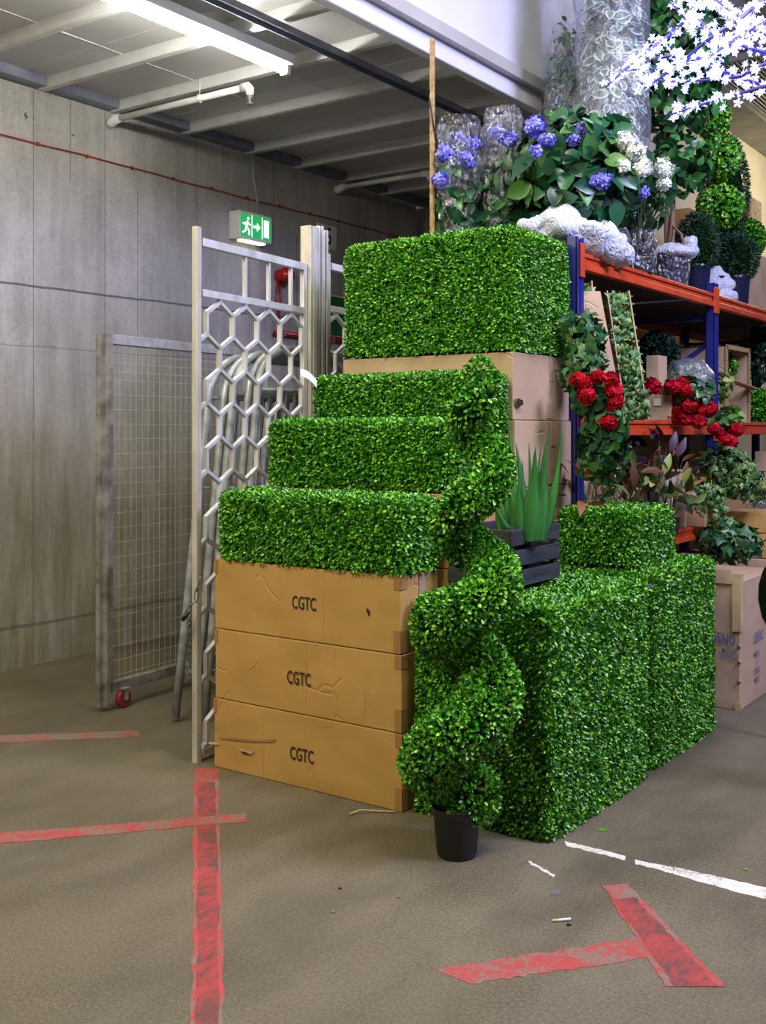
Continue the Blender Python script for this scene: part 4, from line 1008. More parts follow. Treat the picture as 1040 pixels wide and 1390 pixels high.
# ------------------------------------------------------------------ plants
TBR, TIV, TIVR, TRIM, TN = T_broad(), T_ivy(), T_ivy(True), T_rim(), T_needle()
def pot(t, c, r, h, mat='black_plastic', name='pot'):
    mb = MB(); mb.lathe(c, [(0, 0), (r * .82, 0), (r * .96, h * .86), (r * 1.04, h * .88), (r * 1.04, h), (r * .95, h), (r * .93, h * .85), (0, h * .85)], 28)
    return mb.build(name, mat, t, smooth=True, bevel=.002)
def film(t, c, prof, mat, amp=.03, name='plastic_wrap', n=44, freq=9, flat=1.0, seed=0, close=True):
    """crumpled wrapper lofted round c; prof = (radius, z)"""
    mb = MB(); vs = []; fs = []; m = []
    zs = [z for _, z in prof]; zz = np.linspace(zs[0], zs[-1], 34); rs = np.interp(zz, zs, [r for r, _ in prof])
    c = Vector(c)
    for z, r in zip(zz, rs):
        for k in range(n):
            a = 2 * math.pi * k / n; d = Rt * math.cos(a) + Fw * math.sin(a) * flat
            p = c + d * r + Vector((0, 0, z)); q_ = p * freq + Vector((seed, 0, 0))
            nn = noise.noise(q_) + .6 * abs(noise.noise(q_ * 2.1)) - .3 + .3 * noise.noise(Vector((a * 3, z * 2 + seed, 0)) * 1.4)
            p += d * amp * nn + Vector((0, 0, amp * .5 * noise.noise(q_ + Vector((9, 9, 9))) * (1 if z > zz[1] else 0))); vs.append(p)
    for i in range(len(zz) - 1):
        for k in range(n): fs.append((i * n + k, i * n + (k + 1) % n, (i + 1) * n + (k + 1) % n, (i + 1) * n + k))
    mb.add(vs, fs)
    return mb.build(name, mat, t, smooth=True)
def flowerhead(t, c, r, mat, n=60, size=.022, npet=4):
    n = int(n * 1.5); Pn, N = ellipsoid_pts(n, c, (r * random.uniform(.95, 1.3), r, r * random.uniform(.8, 1.1)), .45); Pn = Pn + rnd(n) * r * .14; core = None
    return leaf_object('flower_head', [(bake(Pn, np.cross(N, rnd(n)), N + rnd(n) * .7, size * (.8 + .4 * rng.random(n)), T_star(npet, .34)), 0)], [mat], parent=t, core=core, smooth=False)
def leaves_from(Pn, N, size, T, mats, t, name='leaves', tilt=.9, out=.6, up=0, smooth=True, var=.5):
    return leaf_object(name, [(scatter(Pn, N, size, T, tilt, out, var, up), 0)], mats, parent=t, smooth=smooth)
def stems(t, base_, tips, r=.004, mat='bark', name='stems', sag=0):
    mb = MB(); b = Vector(base_)
    for tp in tips:
        tp = Vector(tp); m_ = b.lerp(tp, .5) + Vector((0, 0, .04)); mb.tube([b, m_, tp], [r * 1.5, r * 1.1, r * .6], 5)
    return mb.build(name, mat, t, smooth=True)

# --- top of the rack, from the left
def hydrangea(c, zc, rad, nleaf, label, flowers, mat, size=.1, potr=.1, wrap=None, leafmat_='hydr_leaf', base_z=ZT, name='hydrangea'):
    t = thing(name, (c[0], c[1], base_z), label, 'plant')
    pot(t, (c[0], c[1], base_z), potr, .16)
    cc = (c[0], c[1], zc)
    Pn, N = ellipsoid_pts(nleaf, cc, rad, .35)
    leaves_from(Pn, N, size, TBR, [leafmat_], t, up=-.1)
    stems(t, (c[0], c[1], base_z + .12), [tuple(p) for p in Pn[:22]], .006, 'soil')
    for f in flowers:
        flowerhead(t, tuple(f[0]), f[1], f[2] if len(f) > 2 else mat, size=.024)
    return t
c = P(622, 300, 6.3)
t = hydrangea((c.x, c.y), 2.92, (.115, .115, .32), 190, 'bagged blue hydrangea at the left end of the rack top', [(P(603, 208, 6.2), .045), (P(632, 218, 6.22), .055), (P(598, 245, 6.2), .04), (P(640, 195, 6.25), .045), (P(620, 188, 6.3), .04)], 'blue_flower', .085, .09)
bag1 = t
film(t, (c.x, c.y, ZT), [(.10, .0), (.12, .12), (.135, .4), (.14, .62), (.12, .74), (.135, .80), (.13, .86)], 'film', .035, seed=3)
c = P(681, 300, 6.3)
t = hydrangea((c.x, c.y), 2.90, (.105, .105, .32), 170, 'bagged green hydrangea, second from left on the rack top', [(P(690, 190, 6.2), .045), (P(672, 180, 6.3), .04)], 'blue_flower', .085, .085)
film(t, (c.x, c.y, ZT), [(.10, .0), (.115, .12), (.125, .4), (.125, .68), (.115, .82), (.105, .88), (.10, .92)], 'film', .03, seed=11)
c = P(778, 300, 6.15)
fl = [(P(*q_), r_) for q_, r_ in (((727, 172, 6.0), .06), ((790, 178, 5.95), .05), ((806, 178, 6.0), .05), ((823, 187, 5.95), .045), ((742, 190, 5.9), .035), ((779, 190, 5.9), .03), ((806, 245, 5.85), .035), ((818, 246, 5.85), .045), ((838, 240, 6.0), .04), ((848, 246, 6.0), .045), ((728, 205, 5.9), .03), ((872, 262, 6.1), .03))]
t = hydrangea((c.x, c.y), 3.05, (.34, .28, .32), 760, 'large bushy hydrangea with blue flowers, unwrapped, in the middle of the rack top', fl, 'blue_flower', .13, .11)
c = P(868, 300, 6.55)
fl = [(P(*q_), r_) for q_, r_ in (((849, 190, 5.85), .05), ((862, 206, 5.85), .055), ((873, 228, 5.85), .05), ((846, 226, 5.85), .035), ((901, 229, 6.2), .05), ((901, 250, 6.2), .03), ((871, 222, 6.2), .04))]
t = hydrangea((c.x, c.y), 3.05, (.2, .16, .22), 150, 'white flowering hydrangea right of the big blue one', fl, 'white_flower', .095, .095)
film(t, (c.x, c.y, ZT), [(.1, 0), (.105, .12), (.11, .2), (.09, .26)], 'film', .012, seed=5)
# bubble wrap heap
t = thing('bubble_wrap', P(790, 352, 6.1), 'heap of white bubble wrap on the front edge of the rack top', 'packaging')
c0 = P(770, 352, 5.95)
def heap(t, cpts, mat='bubble'):
    mb = MB()
    for (c, r, sd) in cpts:
        n, m = 26, 14; vs = []; fs = []
        for i in range(m + 1):
            th = math.pi * i / m
            for k in range(n):
                a = 2 * math.pi * k / n; d = Vector((math.sin(th) * math.cos(a), math.sin(th) * math.sin(a), math.cos(th)))
                p = Vector(c) + Vector((d.x * r[0], d.y * r[1], d.z * r[2]))
                p += d * min(r) * (.45 * noise.noise(p * 11 + Vector((sd, 0, 0))) + .25 * noise.noise(p * 27))
                vs.append(p)
        for i in range(m):
            for k in range(n): fs.append((i * n + k, (i + 1) * n + k, (i + 1) * n + (k + 1) % n, i * n + (k + 1) % n))
        mb.add(vs, fs)
    return mb.build('crumpled_sheet', mat, t, smooth=True)
heap(t, [(P(745, 312, 5.85), (.15, .12, .09), 0), (P(785, 322, 5.9), (.16, .12, .12), 3), (P(815, 332, 6.0), (.15, .12, .11), 7), (P(836, 345, 6.12), (.10, .09, .09), 9), (P(760, 300, 5.95), (.13, .1, .07), 13), (P(725, 308, 5.85), (.09, .1, .05), 17)])
# cane pole
c = P(587, 300, 6.25)
t = thing('bamboo_cane', (c.x, c.y, ZT), 'tall rope-wound cane standing on the rack up to the white fascia', 'cane')
mb = MB(); mb.tube([(c.x, c.y, ZT + (3.86 - ZT) * i / 60) for i in range(61)], [.014 + .003 * (i % 2) for i in range(61)], 10); mb.build('cane', 'cane', t, smooth=True)
for a, b in (((583, 135), (592, 172)), ((608, 158), (616, 178)), ((622, 162), (613, 176)), ((638, 170), (642, 182)), ((652, 170), (648, 182))):
    mb = MB(); mb.tube([P(a[0], a[1], 6.2), P(b[0], b[1] + 20, 6.25)], .006, 6); mb.build('bare_stem', 'ink', bag1, smooth=True)
# wrapped variegated tree
c = P(832, 300, 7.05)
t = thing('variegated_ficus', (c.x, c.y, ZT), 'tall white-edged ficus wrapped in clear film, top centre right', 'tree')
pot(t, (c.x, c.y, ZT), .12, .2)
mb = MB(); mb.tube([(c.x, c.y, ZT + .15), (c.x + .03, c.y, 3.4), (c.x - .02, c.y, 4.2), (c.x, c.y, 4.9)], [.018, .016, .013, .008], 8); mb.build('trunk', 'bark', t, smooth=True)
Pn, N = ellipsoid_pts(1150, (c.x, c.y, 3.92), (.20, .19, 1.15), .55); N[:, 2] += .5
leaves_from(Pn, unit(N), .085, TRIM, ['varieg', 'varieg_rim'], t, tilt=.8, out=.3)
film(t, (c.x, c.y, ZT), [(.1, 0), (.13, .2), (.2, .5), (.245, .9), (.25, 1.5), (.24, 2.5)], 'film_soft', .035, seed=21, freq=7)
# dark tree behind it
c = P(768, 300, 7.25)
t = thing('dark_ficus', (c.x, c.y, ZT), 'dark film-wrapped tree beside the end of the white fascia', 'tree')
pot(t, (c.x, c.y, ZT), .09, .18)
mb = MB(); mb.tube([(c.x, c.y, ZT + .15), (c.x, c.y, 4.2)], .012, 8); mb.build('trunk', 'bark', t, smooth=True)
Pn, N = ellipsoid_pts(520, (c.x, c.y, 3.6), (.13, .13, .75), .4)
leaves_from(Pn, N, .06, TBR, ['ficus'], t)
film(t, (c.x, c.y, ZT), [(.08, 0), (.12, .3), (.16, .8), (.15, 1.4), (.1, 1.75)], 'film', .025, seed=31)
# ficus tree with twisted trunk
c = P(909, 392, 7.31)
t = thing('ficus_tree', (c.x, c.y, ZT), 'ficus tree with twisted bare trunk and film-wrapped pot on the rack', 'tree')
pot(t, (c.x, c.y, ZT), .125, .24, 'pot_blue')
mb = MB()
for k in range(3):
    a0 = k * 2.1; pts = []; rs = []
    for i in range(26):
        z = ZT + .2 + i * .062; a = a0 + i * .42; r_ = .018 + .001 * i
        pts.append((c.x + r_ * math.cos(a), c.y + r_ * math.sin(a), z)); rs.append(.018 - .0004 * i)
    mb.tube(pts, rs, 8)
mb.build('trunk', 'bark', t, smooth=True)
mb = MB(); p0 = Vector((c.x, c.y, 3.0))
mb.tube([p0, P(925, 318, 7.2), P(930, 335, 7.2), P(924, 345, 7.2)], .009, 6); mb.build('aerial_root', 'bark', t, smooth=True)
for pl_ in ([P(910, 230, 7.3), P(930, 215, 7.25), P(950, 222, 7.2)], [P(908, 200, 7.3), P(895, 225, 7.2)]):
    mb = MB(); mb.tube(pl_, .007, 6); mb.build('side_branch', 'bark', t, smooth=True)
Pn, N = ellipsoid_pts(1100, tuple(P(915, 75, 7.3)), (.32, .3, .62), .3)
P2, N2 = ellipsoid_pts(160, tuple(P(925, 225, 7.2)), (.2, .15, .18), .4)
leaves_from(np.concatenate([Pn, P2]), np.concatenate([N, N2]), .085, TBR, ['ficus'], t)
film(t, (c.x, c.y, ZT), [(.125, 0), (.13, .12), (.135, .24)], 'film', .012, seed=41, name='clear_wrap')
heap(t, [(Vector((c.x + .02, c.y, ZT + .25)), (.16, .14, .055), 4), (Vector((c.x + .12, c.y + .05, ZT + .27)), (.06, .06, .07), 14)])
# topiary tree with ball tiers
c = P(968, 410, 8.1)
t = thing('tiered_topiary', (c.x, c.y, ZT), 'tiered green ball topiary tree with crumpled wrap round its pot', 'topiary')
pot(t, (c.x, c.y, ZT), .1, .2, 'pot_blue')
mb = MB(); mb.tube([(c.x - .03, c.y, ZT + .15), (c.x - .04, c.y, 3.1), (c.x + .02, c.y, 3.6), (c.x + .0, c.y, 4.2), (c.x, c.y, 4.4)], [.034, .03, .028, .02, .01], 10); mb.build('trunk', 'bark', t, smooth=True)
for (px, py, rr_, rz) in ((978, 280, .16, .15), (976, 214, .15, .16), (968, 160, .12, .15), (960, 95, .12, .2)):
    cc = P(px, py, 8.05); Pn, N = ellipsoid_pts(1500, tuple(cc), (rr_, rr_, rz), .85)
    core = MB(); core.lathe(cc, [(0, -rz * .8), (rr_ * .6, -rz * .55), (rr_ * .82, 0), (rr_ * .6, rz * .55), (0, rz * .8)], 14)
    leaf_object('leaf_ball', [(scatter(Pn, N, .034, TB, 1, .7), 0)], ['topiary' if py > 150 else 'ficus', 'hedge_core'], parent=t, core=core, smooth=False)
heap(t, [(Vector((c.x, c.y - .02, ZT + .12)), (.13, .13, .13), 34), (Vector((c.x + .05, c.y, ZT + .05)), (.12, .12, .07), 5)])
# cedar balls
def ball_plant(px, py, d, r, label, mat='cedar', stretch=1.0, potpy=None, potr=.08, base_=ZT, T=TN, leaf=.04, cat='topiary', n=2600, name='ball_topiary'):
    cc = P(px, py, d); t = thing(name, (cc.x, cc.y, base_), label, cat)
    zb = cc.z - r * stretch
    if zb - base_ > .05:
        pot(t, (cc.x, cc.y, base_), potr, min(.26, zb - base_ + .06), 'pot_blue')
        mb = MB(); mb.tube([(cc.x, cc.y, base_ + min(.2, zb - base_)), (cc.x, cc.y, cc.z)], .012, 8); mb.build('trunk', 'bark', t)
    Pn, N = ellipsoid_pts(n, tuple(cc), (r, r, r * stretch), .85)
    core = MB(); core.lathe(cc, [(0.001, -r * stretch * .85), (r * .6, -r * stretch * .6), (r * .85, 0), (r * .6, r * stretch * .6), (0.001, r * stretch * .85)], 16)
    leaf_object('foliage', [(scatter(Pn, N, leaf, T, .7, 1.0), 0)], [mat, 'hedge_core'], parent=t, core=core, smooth=False)
    return t
ball_plant(946, 332, 7.75, .14, 'dark cedar ball plant between the ficus and tiered topiary pots', stretch=1.5, potr=.1)
ball_plant(999, 352, 8.5, .16, 'dark cedar ball plant in blue pot right of the tiered topiary', stretch=1.15, potr=.11)
ball_plant(983, 262, 8.75, .18, 'dark cedar ball mass rising behind the tiered topiary', stretch=2.6, potr=.1, leaf=.045, n=3600)
ball_plant(1012, 325, 9.45, .165, 'bright green leaf ball behind the dark cedar ball, next to the cream wall', mat='topiary', T=TB, leaf=.032, base_=ZT + .53, potr=.1)
# cartons at the right end of the rack top
carton(-3.3, -2.66, 8.95, 9.6, ZT, ZT + .53, 'large carton at the right end of the rack top, cut by the picture edge', mat='card_pale')
carton(-3.35, -2.9, 9.9, 10.35, ZT, ZT + .55, 'brown carton base behind the large one on rack top', mat='card')
carton(-3.33, -2.95, 9.95, 10.3, ZT + .55, ZT + 1.18, 'upper tan carton against the cream wall on rack top', mat='card')
carton(-3.5, -3.36, 9.5, 9.88, ZT, ZT + 1.05, 'narrow tall carton close to cream wall behind the cedar ball', mat='card')

# --- middle shelf
def tray(px0, px1, pyt, d, label, lean=.05, closed=False):
    a = P(px0, 571, d); b = P(px1, 571, d); zt = P(px0, pyt, d).z; t = thing('cardboard_sleeve', (a + b) / 2, label, 'box', 'upright cardboard sleeves with ivy')
    z0 = ZM; back = Fw * .12; side = (b - a)
    top = Vector((0, 0, zt - z0)) - Rt * lean + Fw * .08
    mb = MB(); A_ = Vector((a.x, a.y, z0)); B_ = Vector((b.x, b.y, z0))
    mb.bar(A_ + back * .5, A_ + back * .5 + top, .12, .006, Fw.cross(Vector((0, 0, 1))))
    def slab(p, q_, r_, th):   # parallelogram slab
        p, q_, r_ = Vector(p), Vector(q_), Vector(r_); n_ = (q_ - p).cross(r_ - p).normalized()
        mb.prism([p, q_, q_ + (r_ - p), r_], n_, th)
    mb = MB(); slab(A_, A_ + back, A_ + top, .006); slab(B_, B_ + back, B_ + top, .006); slab(A_ + back, B_ + back, A_ + back + top, .006)
    if closed: slab(A_, B_, A_ + top, .006)
    mb.build('sleeve', 'card_pale', t)
    return t, A_, B_, top, back
def ivy_fill(t0, label, n=260, size=.05, rim=True):
    tt, A_, B_, top, back = t0; t = thing('ivy_garland', (A_ + B_) / 2 + back * .4, label, 'plant')
    pts = []
    for k in range(n):
        s_, h_ = random.random(), random.random() * .97 + .02; bulge = -.02 - .04 * random.random() - .05 * (1 - h_) * random.random()
        pts.append(A_.lerp(B_, .04 + s_ * .92) + top * h_ + back * .6 + Fw * bulge)
    Pn = np.array([list(p) for p in pts]); N = np.tile(np.array(list(-Fw * .8 + Rt * .2)), (n, 1)) + rnd(n) * .5
    leaves_from(Pn, unit(N), size, TIVR if rim else TIV, ['ivy', 'ivy_rim'], t, tilt=1, out=.25, up=-.3)
    stems(t, A_.lerp(B_, .5) + back * .6, [A_.lerp(B_, .5) + back * .6 + top * .9], .004, 'soil')
t1 = tray(784, 812, 378, 5.75, 'upright cardboard sleeve beside the blue rack upright', .02)
ivy_fill(t1, 'ivy standing in the left cardboard sleeve', 150, .05)
t2 = tray(818, 846, 393, 5.72, 'closed leaning cardboard sleeve between the two ivy sleeves', .11, True)
t3 = tray(850, 880, 392, 5.95, 'leaning cardboard sleeve nearest the small labelled box', .09)
ivy_fill(t3, 'pale-edged ivy in the sleeve nearest the small labelled box', 330, .045)
def bush(px, py, d, rad, n, label, T=TIV, mats=('ivy', 'ivy_rim'), size=.05, name='ivy_plant', base_=None, heads=(), trail=(), inner=.3, cat='plant', potm='black_plastic', up=-.2):
    cc = P(px, py, d); bz = ZM if base_ is None else base_
    t = thing(name, (cc.x, cc.y, min(bz, cc.z)), label, cat)
    Pn, N = ellipsoid_pts(n, tuple(cc), rad, inner); Ps, Ns = [Pn], [N]
    for (x_, y_, dd, rr_, nn_) in trail:
        a, b_ = ellipsoid_pts(nn_, tuple(P(x_, y_, dd)), rr_, .3); Ps.append(a); Ns.append(b_)
    Pn, N = np.concatenate(Ps), np.concatenate(Ns)
    leaves_from(Pn, N, size, T, list(mats), t, up=up, out=.4)
    root = Vector((cc.x, cc.y, cc.z - rad[2] * .3))
    stems(t, root, [tuple(p) for p in Pn[::max(1, len(Pn) // 26)]], .0035, 'soil')
    for (x_, y_, dd, rr_) in heads: flowerhead(t, tuple(P(x_, y_, dd)), rr_ * .8, 'red_flower', 150, .019, 5)
    return t
bush(797, 470, 5.5, (.10, .07, .19), 230, 'tangled ivy spilling out beside the blue rack upright', trail=((776, 440, 5.5, (.05, .04, .06), 30), (790, 500, 5.5, (.13, .07, .12), 130)), size=.055)
bush(812, 545, 5.4, (.12, .08, .12), 110, 'red geranium hanging over the orange beam, left', T=T_broad(.45, .2), mats=('hydr_leaf',), size=.06, name='geranium',
     heads=((792, 520, 5.28, .045), (796, 538, 5.26, .045), (812, 512, 5.3, .035), (829, 515, 5.28, .04), (833, 530, 5.28, .045), (836, 545, 5.28, .042), (832, 556, 5.28, .03), (827, 573, 5.24, .04), (784, 515, 5.3, .035)),
     trail=((820, 600, 5.33, (.12, .06, .13), 130), (828, 575, 5.3, (.1, .05, .08), 50)))
bush(815, 615, 5.42, (.13, .07, .16), 200, 'dark ivy trailing below the orange beam under the geranium', size=.05, base_=1.3)
t = carton(-2.637, -2.45, 6.6, 6.78, ZM, ZM + .165, 'small carton with white label on the middle shelf', mat='card_pale', warp=.002)
mb = MB(); mb.box(-2.565, -2.515, 6.594, 6.598, ZM + .095, ZM + .142); mb.build('address_label', 'paper', t)
bush(934, 535, 6.85, (.17, .1, .1), 120, 'mass of red geranium blooms in the middle of the shelf', T=T_broad(.45, .2), mats=('hydr_leaf',), size=.06, name='geranium',
     heads=[(x_, y_, 6.75 + .1 * random.random(), .05) for x_, y_ in ((919, 543), (930, 530), (942, 535), (951, 545), (935, 552), (922, 558), (945, 562), (931, 568), (955, 556), (963, 556), (912, 525), (927, 522), (915, 568), (948, 572))] + [(884, 523, 6.9, .055), (880, 530, 6.9, .035), (890, 528, 6.9, .035)])
ball_plant(893, 486, 7.6, .13, 'blue-green leaf ball deep in the middle shelf', mat='cedar', base_=ZM, T=TB, leaf=.035, stretch=1.35)
c = P(936, 530, 7.3)
t = thing('bagged_plant', (c.x, c.y, ZM), 'pale green plant in a clear bag behind the red geraniums', 'plant')
Pn, N = ellipsoid_pts(260, (c.x, c.y, ZM + .22), (.15, .12, .17), .4); leaves_from(Pn, N, .05, TIVR, ['varieg', 'ivy_rim'], t)
film(t, (c.x, c.y, ZM), [(.14, 0), (.17, .1), (.17, .3), (.12, .4), (.03, .43)], 'film_soft', .03, seed=51)
carton(-2.70, -2.605, 6.8, 6.95, ZM, ZM + .43, 'plain upright carton flap beside the blue-green ball', mat='card_pale', warp=.002)
# open carton lying on its side holding green balls
t = thing('open_carton', (-2.7, 8.35, ZM), 'open carton on its side with green balls inside, middle shelf', 'box')
xa, xb, ya, yb, za, zb2 = -3.1, -2.56, 8.03, 8.60, ZM, ZM + .57
mb = MB()
for b in ((xa, xb, ya, ya + .008, za, zb2), (xa, xb, yb - .008, yb, za, zb2), (xa, xb, ya, yb, za, za + .008), (xa, xb, ya, yb, zb2 - .008, zb2), (xa, xa + .008, ya, yb, za, zb2)): mb.box(*b)
mb.build('carton_body', 'card_pale', t)
mb = MB()
for b in ((xb - .002, xb + .006, ya - .012, ya + .022, za, zb2), (xb - .002, xb + .006, yb - .02, yb + .01, za, zb2), (xb - .002, xb + .006, ya, yb, zb2 - .025, zb2 + .008)): mb.box(*b)
mb.build('flap_edge', 'card_inside', t)
mb = MB(); mb.bar((xb - .3, ya + .01, za + .31), (xb + .02, ya + .01, za + .3), .01, .05); mb.bar((xb, ya + .01, za + .32), (xb + .02, yb - .02, za + .27), .08, .01); mb.build('inner_flap', 'card_inside', t)
for (y_, z_, lb) in ((8.2, .1, 'green leaf ball at the bottom of the open carton'), (8.42, .43, 'green leaf ball upper right in open carton'), (8.18, .44, 'green leaf ball upper left in open carton')):
    cc = Vector((-2.72, y_ + .03, ZM + z_ + .01)); r = .1
    Pn, N = ellipsoid_pts(700, tuple(cc), r, .85); core = MB(); core.lathe(cc, [(0.001, -r * .85), (r * .6, -r * .6), (r * .85, 0), (r * .6, r * .6), (0.001, r * .85)], 14)
    tag(leaf_object('leaf_ball', [(scatter(Pn, N, .026, TB, .8, .8), 0)], ['hedge', 'hedge_core'], core=core, smooth=False), lb, 'leaf ball', 'green balls in the open carton')
ball_plant(1033, 552, 8.95, .135, 'bright green leaf ball at the right end of the middle shelf', mat='hedge', base_=ZM, T=TB, leaf=.028, n=3200)
bush(1032, 480, 9.3, (.2, .15, .3), 420, 'dark foliage behind the bright ball at the right edge', mats=('cedar', 'cedar'), size=.05)
bush(975, 525, 7.75, (.1, .1, .1), 110, 'olive twiggy plant beside the second blue upright', mats=('olive_leaf', 'olive_leaf'), size=.05, T=TBR)
carton(-2.66, -2.5, 7.62, 7.92, ZM, ZM + .15, 'small opened carton beside the second blue upright', mat='card_inside', warp=.002)
bush(988, 573, 7.05, (.1, .07, .09), 70, 'red geranium hanging over the beam below the open carton', T=T_broad(.45, .2), mats=('ivy_rim', 'hydr_leaf'), size=.07, name='geranium',
     heads=((970, 583, 6.95, .045), (1000, 583, 6.95, .045), (986, 597, 6.93, .045), (994, 600, 6.93, .035), (978, 590, 6.95, .03)), base_=1.55)
bush(985, 640, 7.25, (.2, .1, .18), 480, 'mass of ivy hanging below the geranium at the right', T=TIVR, trail=((1010, 660, 7.3, (.14, .09, .12), 150), (975, 690, 7.1, (.06, .05, .14), 90)), size=.05, base_=1.0)

# --- lower shelf
def bigleaf_plant(px, py, d, n, size, mats, label, base_=ZL, spread=.16, T=None):
    cc = P(px, py, d); t = thing('leafy_plant', (cc.x, cc.y, base_), label, 'plant')
    pot(t, (cc.x, cc.y, base_), .06, .1)
    Pn = np.array([[cc.x, cc.y, cc.z]] * n) + rnd(n) * np.array([spread, spread * .6, spread * .6]); N = unit(Pn - np.array([cc.x, cc.y, cc.z - .1]))
    leaves_from(Pn, N, size, T or T_broad(.2, .3), mats, t, tilt=.6, out=.8)
    stems(t, (cc.x, cc.y, base_ + .08), [tuple(p) for p in Pn[:9]], .003, 'soil')
bigleaf_plant(800, 655, 5.75, 34, .105, ['olive_leaf'], 'yellow-green fingered plant next to the pale cartons, lower shelf')
bigleaf_plant(776, 668, 5.5, 18, .1, ['brown_leaf'], 'dry brown leaf spray between cartons and small leaf cube')
bigleaf_plant(848, 660, 5.95, 30, .115, ['brown_leaf'], 'rust-brown broad leaves behind the small leaf cube')
bigleaf_plant(870, 655, 6.1, 22, .115, ['olive_leaf'], 'olive broad leaves behind the small leaf cube')
bigleaf_plant(883, 618, 6.5, 26, .115, ['purple_leaf'], 'dark plum spiky plant in the shade of the lower shelf')
bigleaf_plant(910, 640, 6.6, 22, .115, ['brown_leaf'], 'brown drooping leaves right of the plum plant')
bigleaf_plant(905, 672, 6.2, 12, .12, ['olive_leaf'], 'single olive leaf cluster above the far end of small leaf cube', T=T_broad(.26, .3))
def tagpaper(px, py, d, s=.03, label=''):
    p = P(px, py, d); mb = MB(); mb.prism([p + Rt * -s + Vector((0, 0, -s)), p + Rt * s + Vector((0, 0, -s)), p + Rt * s + Vector((0, 0, s)), p + Rt * -s + Vector((0, 0, s))], -Fw, .001)
    return mb
def low_box(px0, px1, d, h, dep, label, mat='card_pale', base_=ZL, lbl=None):
    a = P(px0, 600, d); b = P(px1, 600, d); x1_ = b.x; 
    t = carton(a.x, b.x + .0 if b.x > a.x + .05 else a.x + .15, a.y, a.y + dep, base_, base_ + h, label, mat, warp=.002)
    if lbl: mb = MB(); mb.box(a.x + lbl[0], a.x + lbl[0] + .05, a.y - .005, a.y - .003, base_ + lbl[1], base_ + lbl[1] + .06); mb.build('address_label', 'paper', t)
    return t
low_box(777, 800, 5.85, .36, .3, 'tall carton with label at the left of the lower shelf', lbl=(.03, .28))
low_box(815, 848, 6.3, .30, .3, 'labelled carton behind the brown leaves on the lower shelf', lbl=(.05, .24))
low_box(915, 968, 7.2, .12, .4, 'low open carton under the clear wrap, lower shelf', mat='card_inside')
low_box(930, 960, 7.6, .36, .3, 'carton standing behind the low open one', mat='card_inside')
low_box(893, 915, 6.9, .38, .3, 'dim carton with small white label in the back of lower shelf', lbl=(.05, .28))
low_box(978, 1024, 7.9, .16, .35, 'shallow wooden coloured tray carton under the ivy', mat='card_inside')
low_box(1022, 1046, 8.6, .3, .3, 'carton with white label near right edge of lower shelf', lbl=(.04, .2))
low_box(1024, 1046, 8.75, .16, .3, 'small carton stacked highest near the right edge', base_=ZL + .305)
t = thing('clear_wrap', P(925, 670, 6.95), 'crumpled clear wrap over the low open carton', 'packaging')
heap(t, [(P(922, 670, 6.95), (.13, .1, .09), 2), (P(938, 682, 6.95), (.08, .08, .05), 5)], 'film')
t = thing('clear_wrap', P(1030, 690, 7.8), 'crumpled clear wrap on the orange beam at the right edge', 'packaging')
heap(t, [(P(1032, 690, 7.75), (.1, .08, .06), 12)], 'film')
bush(950, 672, 6.85, (.1, .08, .13), 170, 'small green ivy over the low open carton', T=TIVR, size=.035, base_=ZL)
bush(1030, 665, 7.9, (.08, .08, .12), 60, 'yellow-green sprig at the right edge of the lower shelf', mats=('olive_leaf', 'olive_leaf'), size=.05, T=TBR, base_=ZL)

# --- floor, right
t = carton(-2.55, -1.90, 6.21, 6.95, 0, .735, 'big printed carton with blue stencilled letters, on the floor at right', mat='card_pale', warp=.0006)
mb = MB(); mb.box(-1.945, -1.897, 6.204, 6.207, .45, .78); mb.box(-1.9, -1.895, 6.205, 6.25, .45, .78); mb.build('packing_tape', 'straw', t)
mb = MB(); mb.box(-1.93, -1.897, 6.2045, 6.2075, .0, .05); mb.build('packing_tape', 'straw', t)
mb = MB(); mb.box(-2.5, -1.95, 6.2, 6.208, .72, .80); mb.bar((-2.5, 6.21, .73), (-1.95, 6.21, .73), .004, .02); mb.build('flap', 'card_pale', t)
p = ony(990, 868, 6.203)
text(t, 'USSENG', (p.x - .06, 6.204, p.z), (1, 0, 0), (0, 0, 1), .085, 'ink_blue', .62, thick=0)
text(t, 'MEKOLE', (p.x - .0, 6.204, p.z - .065), (1, 0, 0), (0, 0, 1), .036, 'ink_blue', .62, thick=0)
text(t, 'WITH 50F', (p.x - .0, 6.204, p.z - .10), (1, 0, 0), (0, 0, 1), .036, 'ink_blue', .62, thick=0)
text(t, 'PES\nPES\nNT', (p.x - .09, 6.204, p.z - .21), (1, 0, 0), (0, 0, 1), .036, 'ink_blue', .62, thick=0)
text(t, 'USSENG', (-1.8935, 6.55, p.z - .03), (0, 1, 0), (0, 0, 1), .085, 'ink_blue', .62, thick=0)
text(t, 'MEKO E\n17\nB SENG\nMEKOL', (-1.8935, 6.52, p.z - .2), (0, 1, 0), (0, 0, 1), .05, 'ink_blue', .62, thick=0)
mb = MB()
for z in (.17, .28, .37, .46): mb.lathe((-1.905, 6.212, z), [(0.001, -.012), (.009, -.007), (.011, 0), (.009, .007), (.001, .012)], 8)
mb.build('corner_dents', 'card_inside', t, smooth=True)
p = P(1042, 815, 5.75)
p = P(1056, 815, 5.6); mb = MB(); mb.lathe((p.x, p.y, 0), [(0.0, 0), (.05, 0), (.05, .012), (.014, .03), (.012, .5), (.04, .56), (.08, .63), (.098, .72), (.095, .80), (.07, .88), (.045, .91), (0, .91)], 28)
tag(mb.build('black_vase', 'gloss_black', smooth=True), 'glossy black rounded vase on a stem, cut by right picture edge', 'vase')
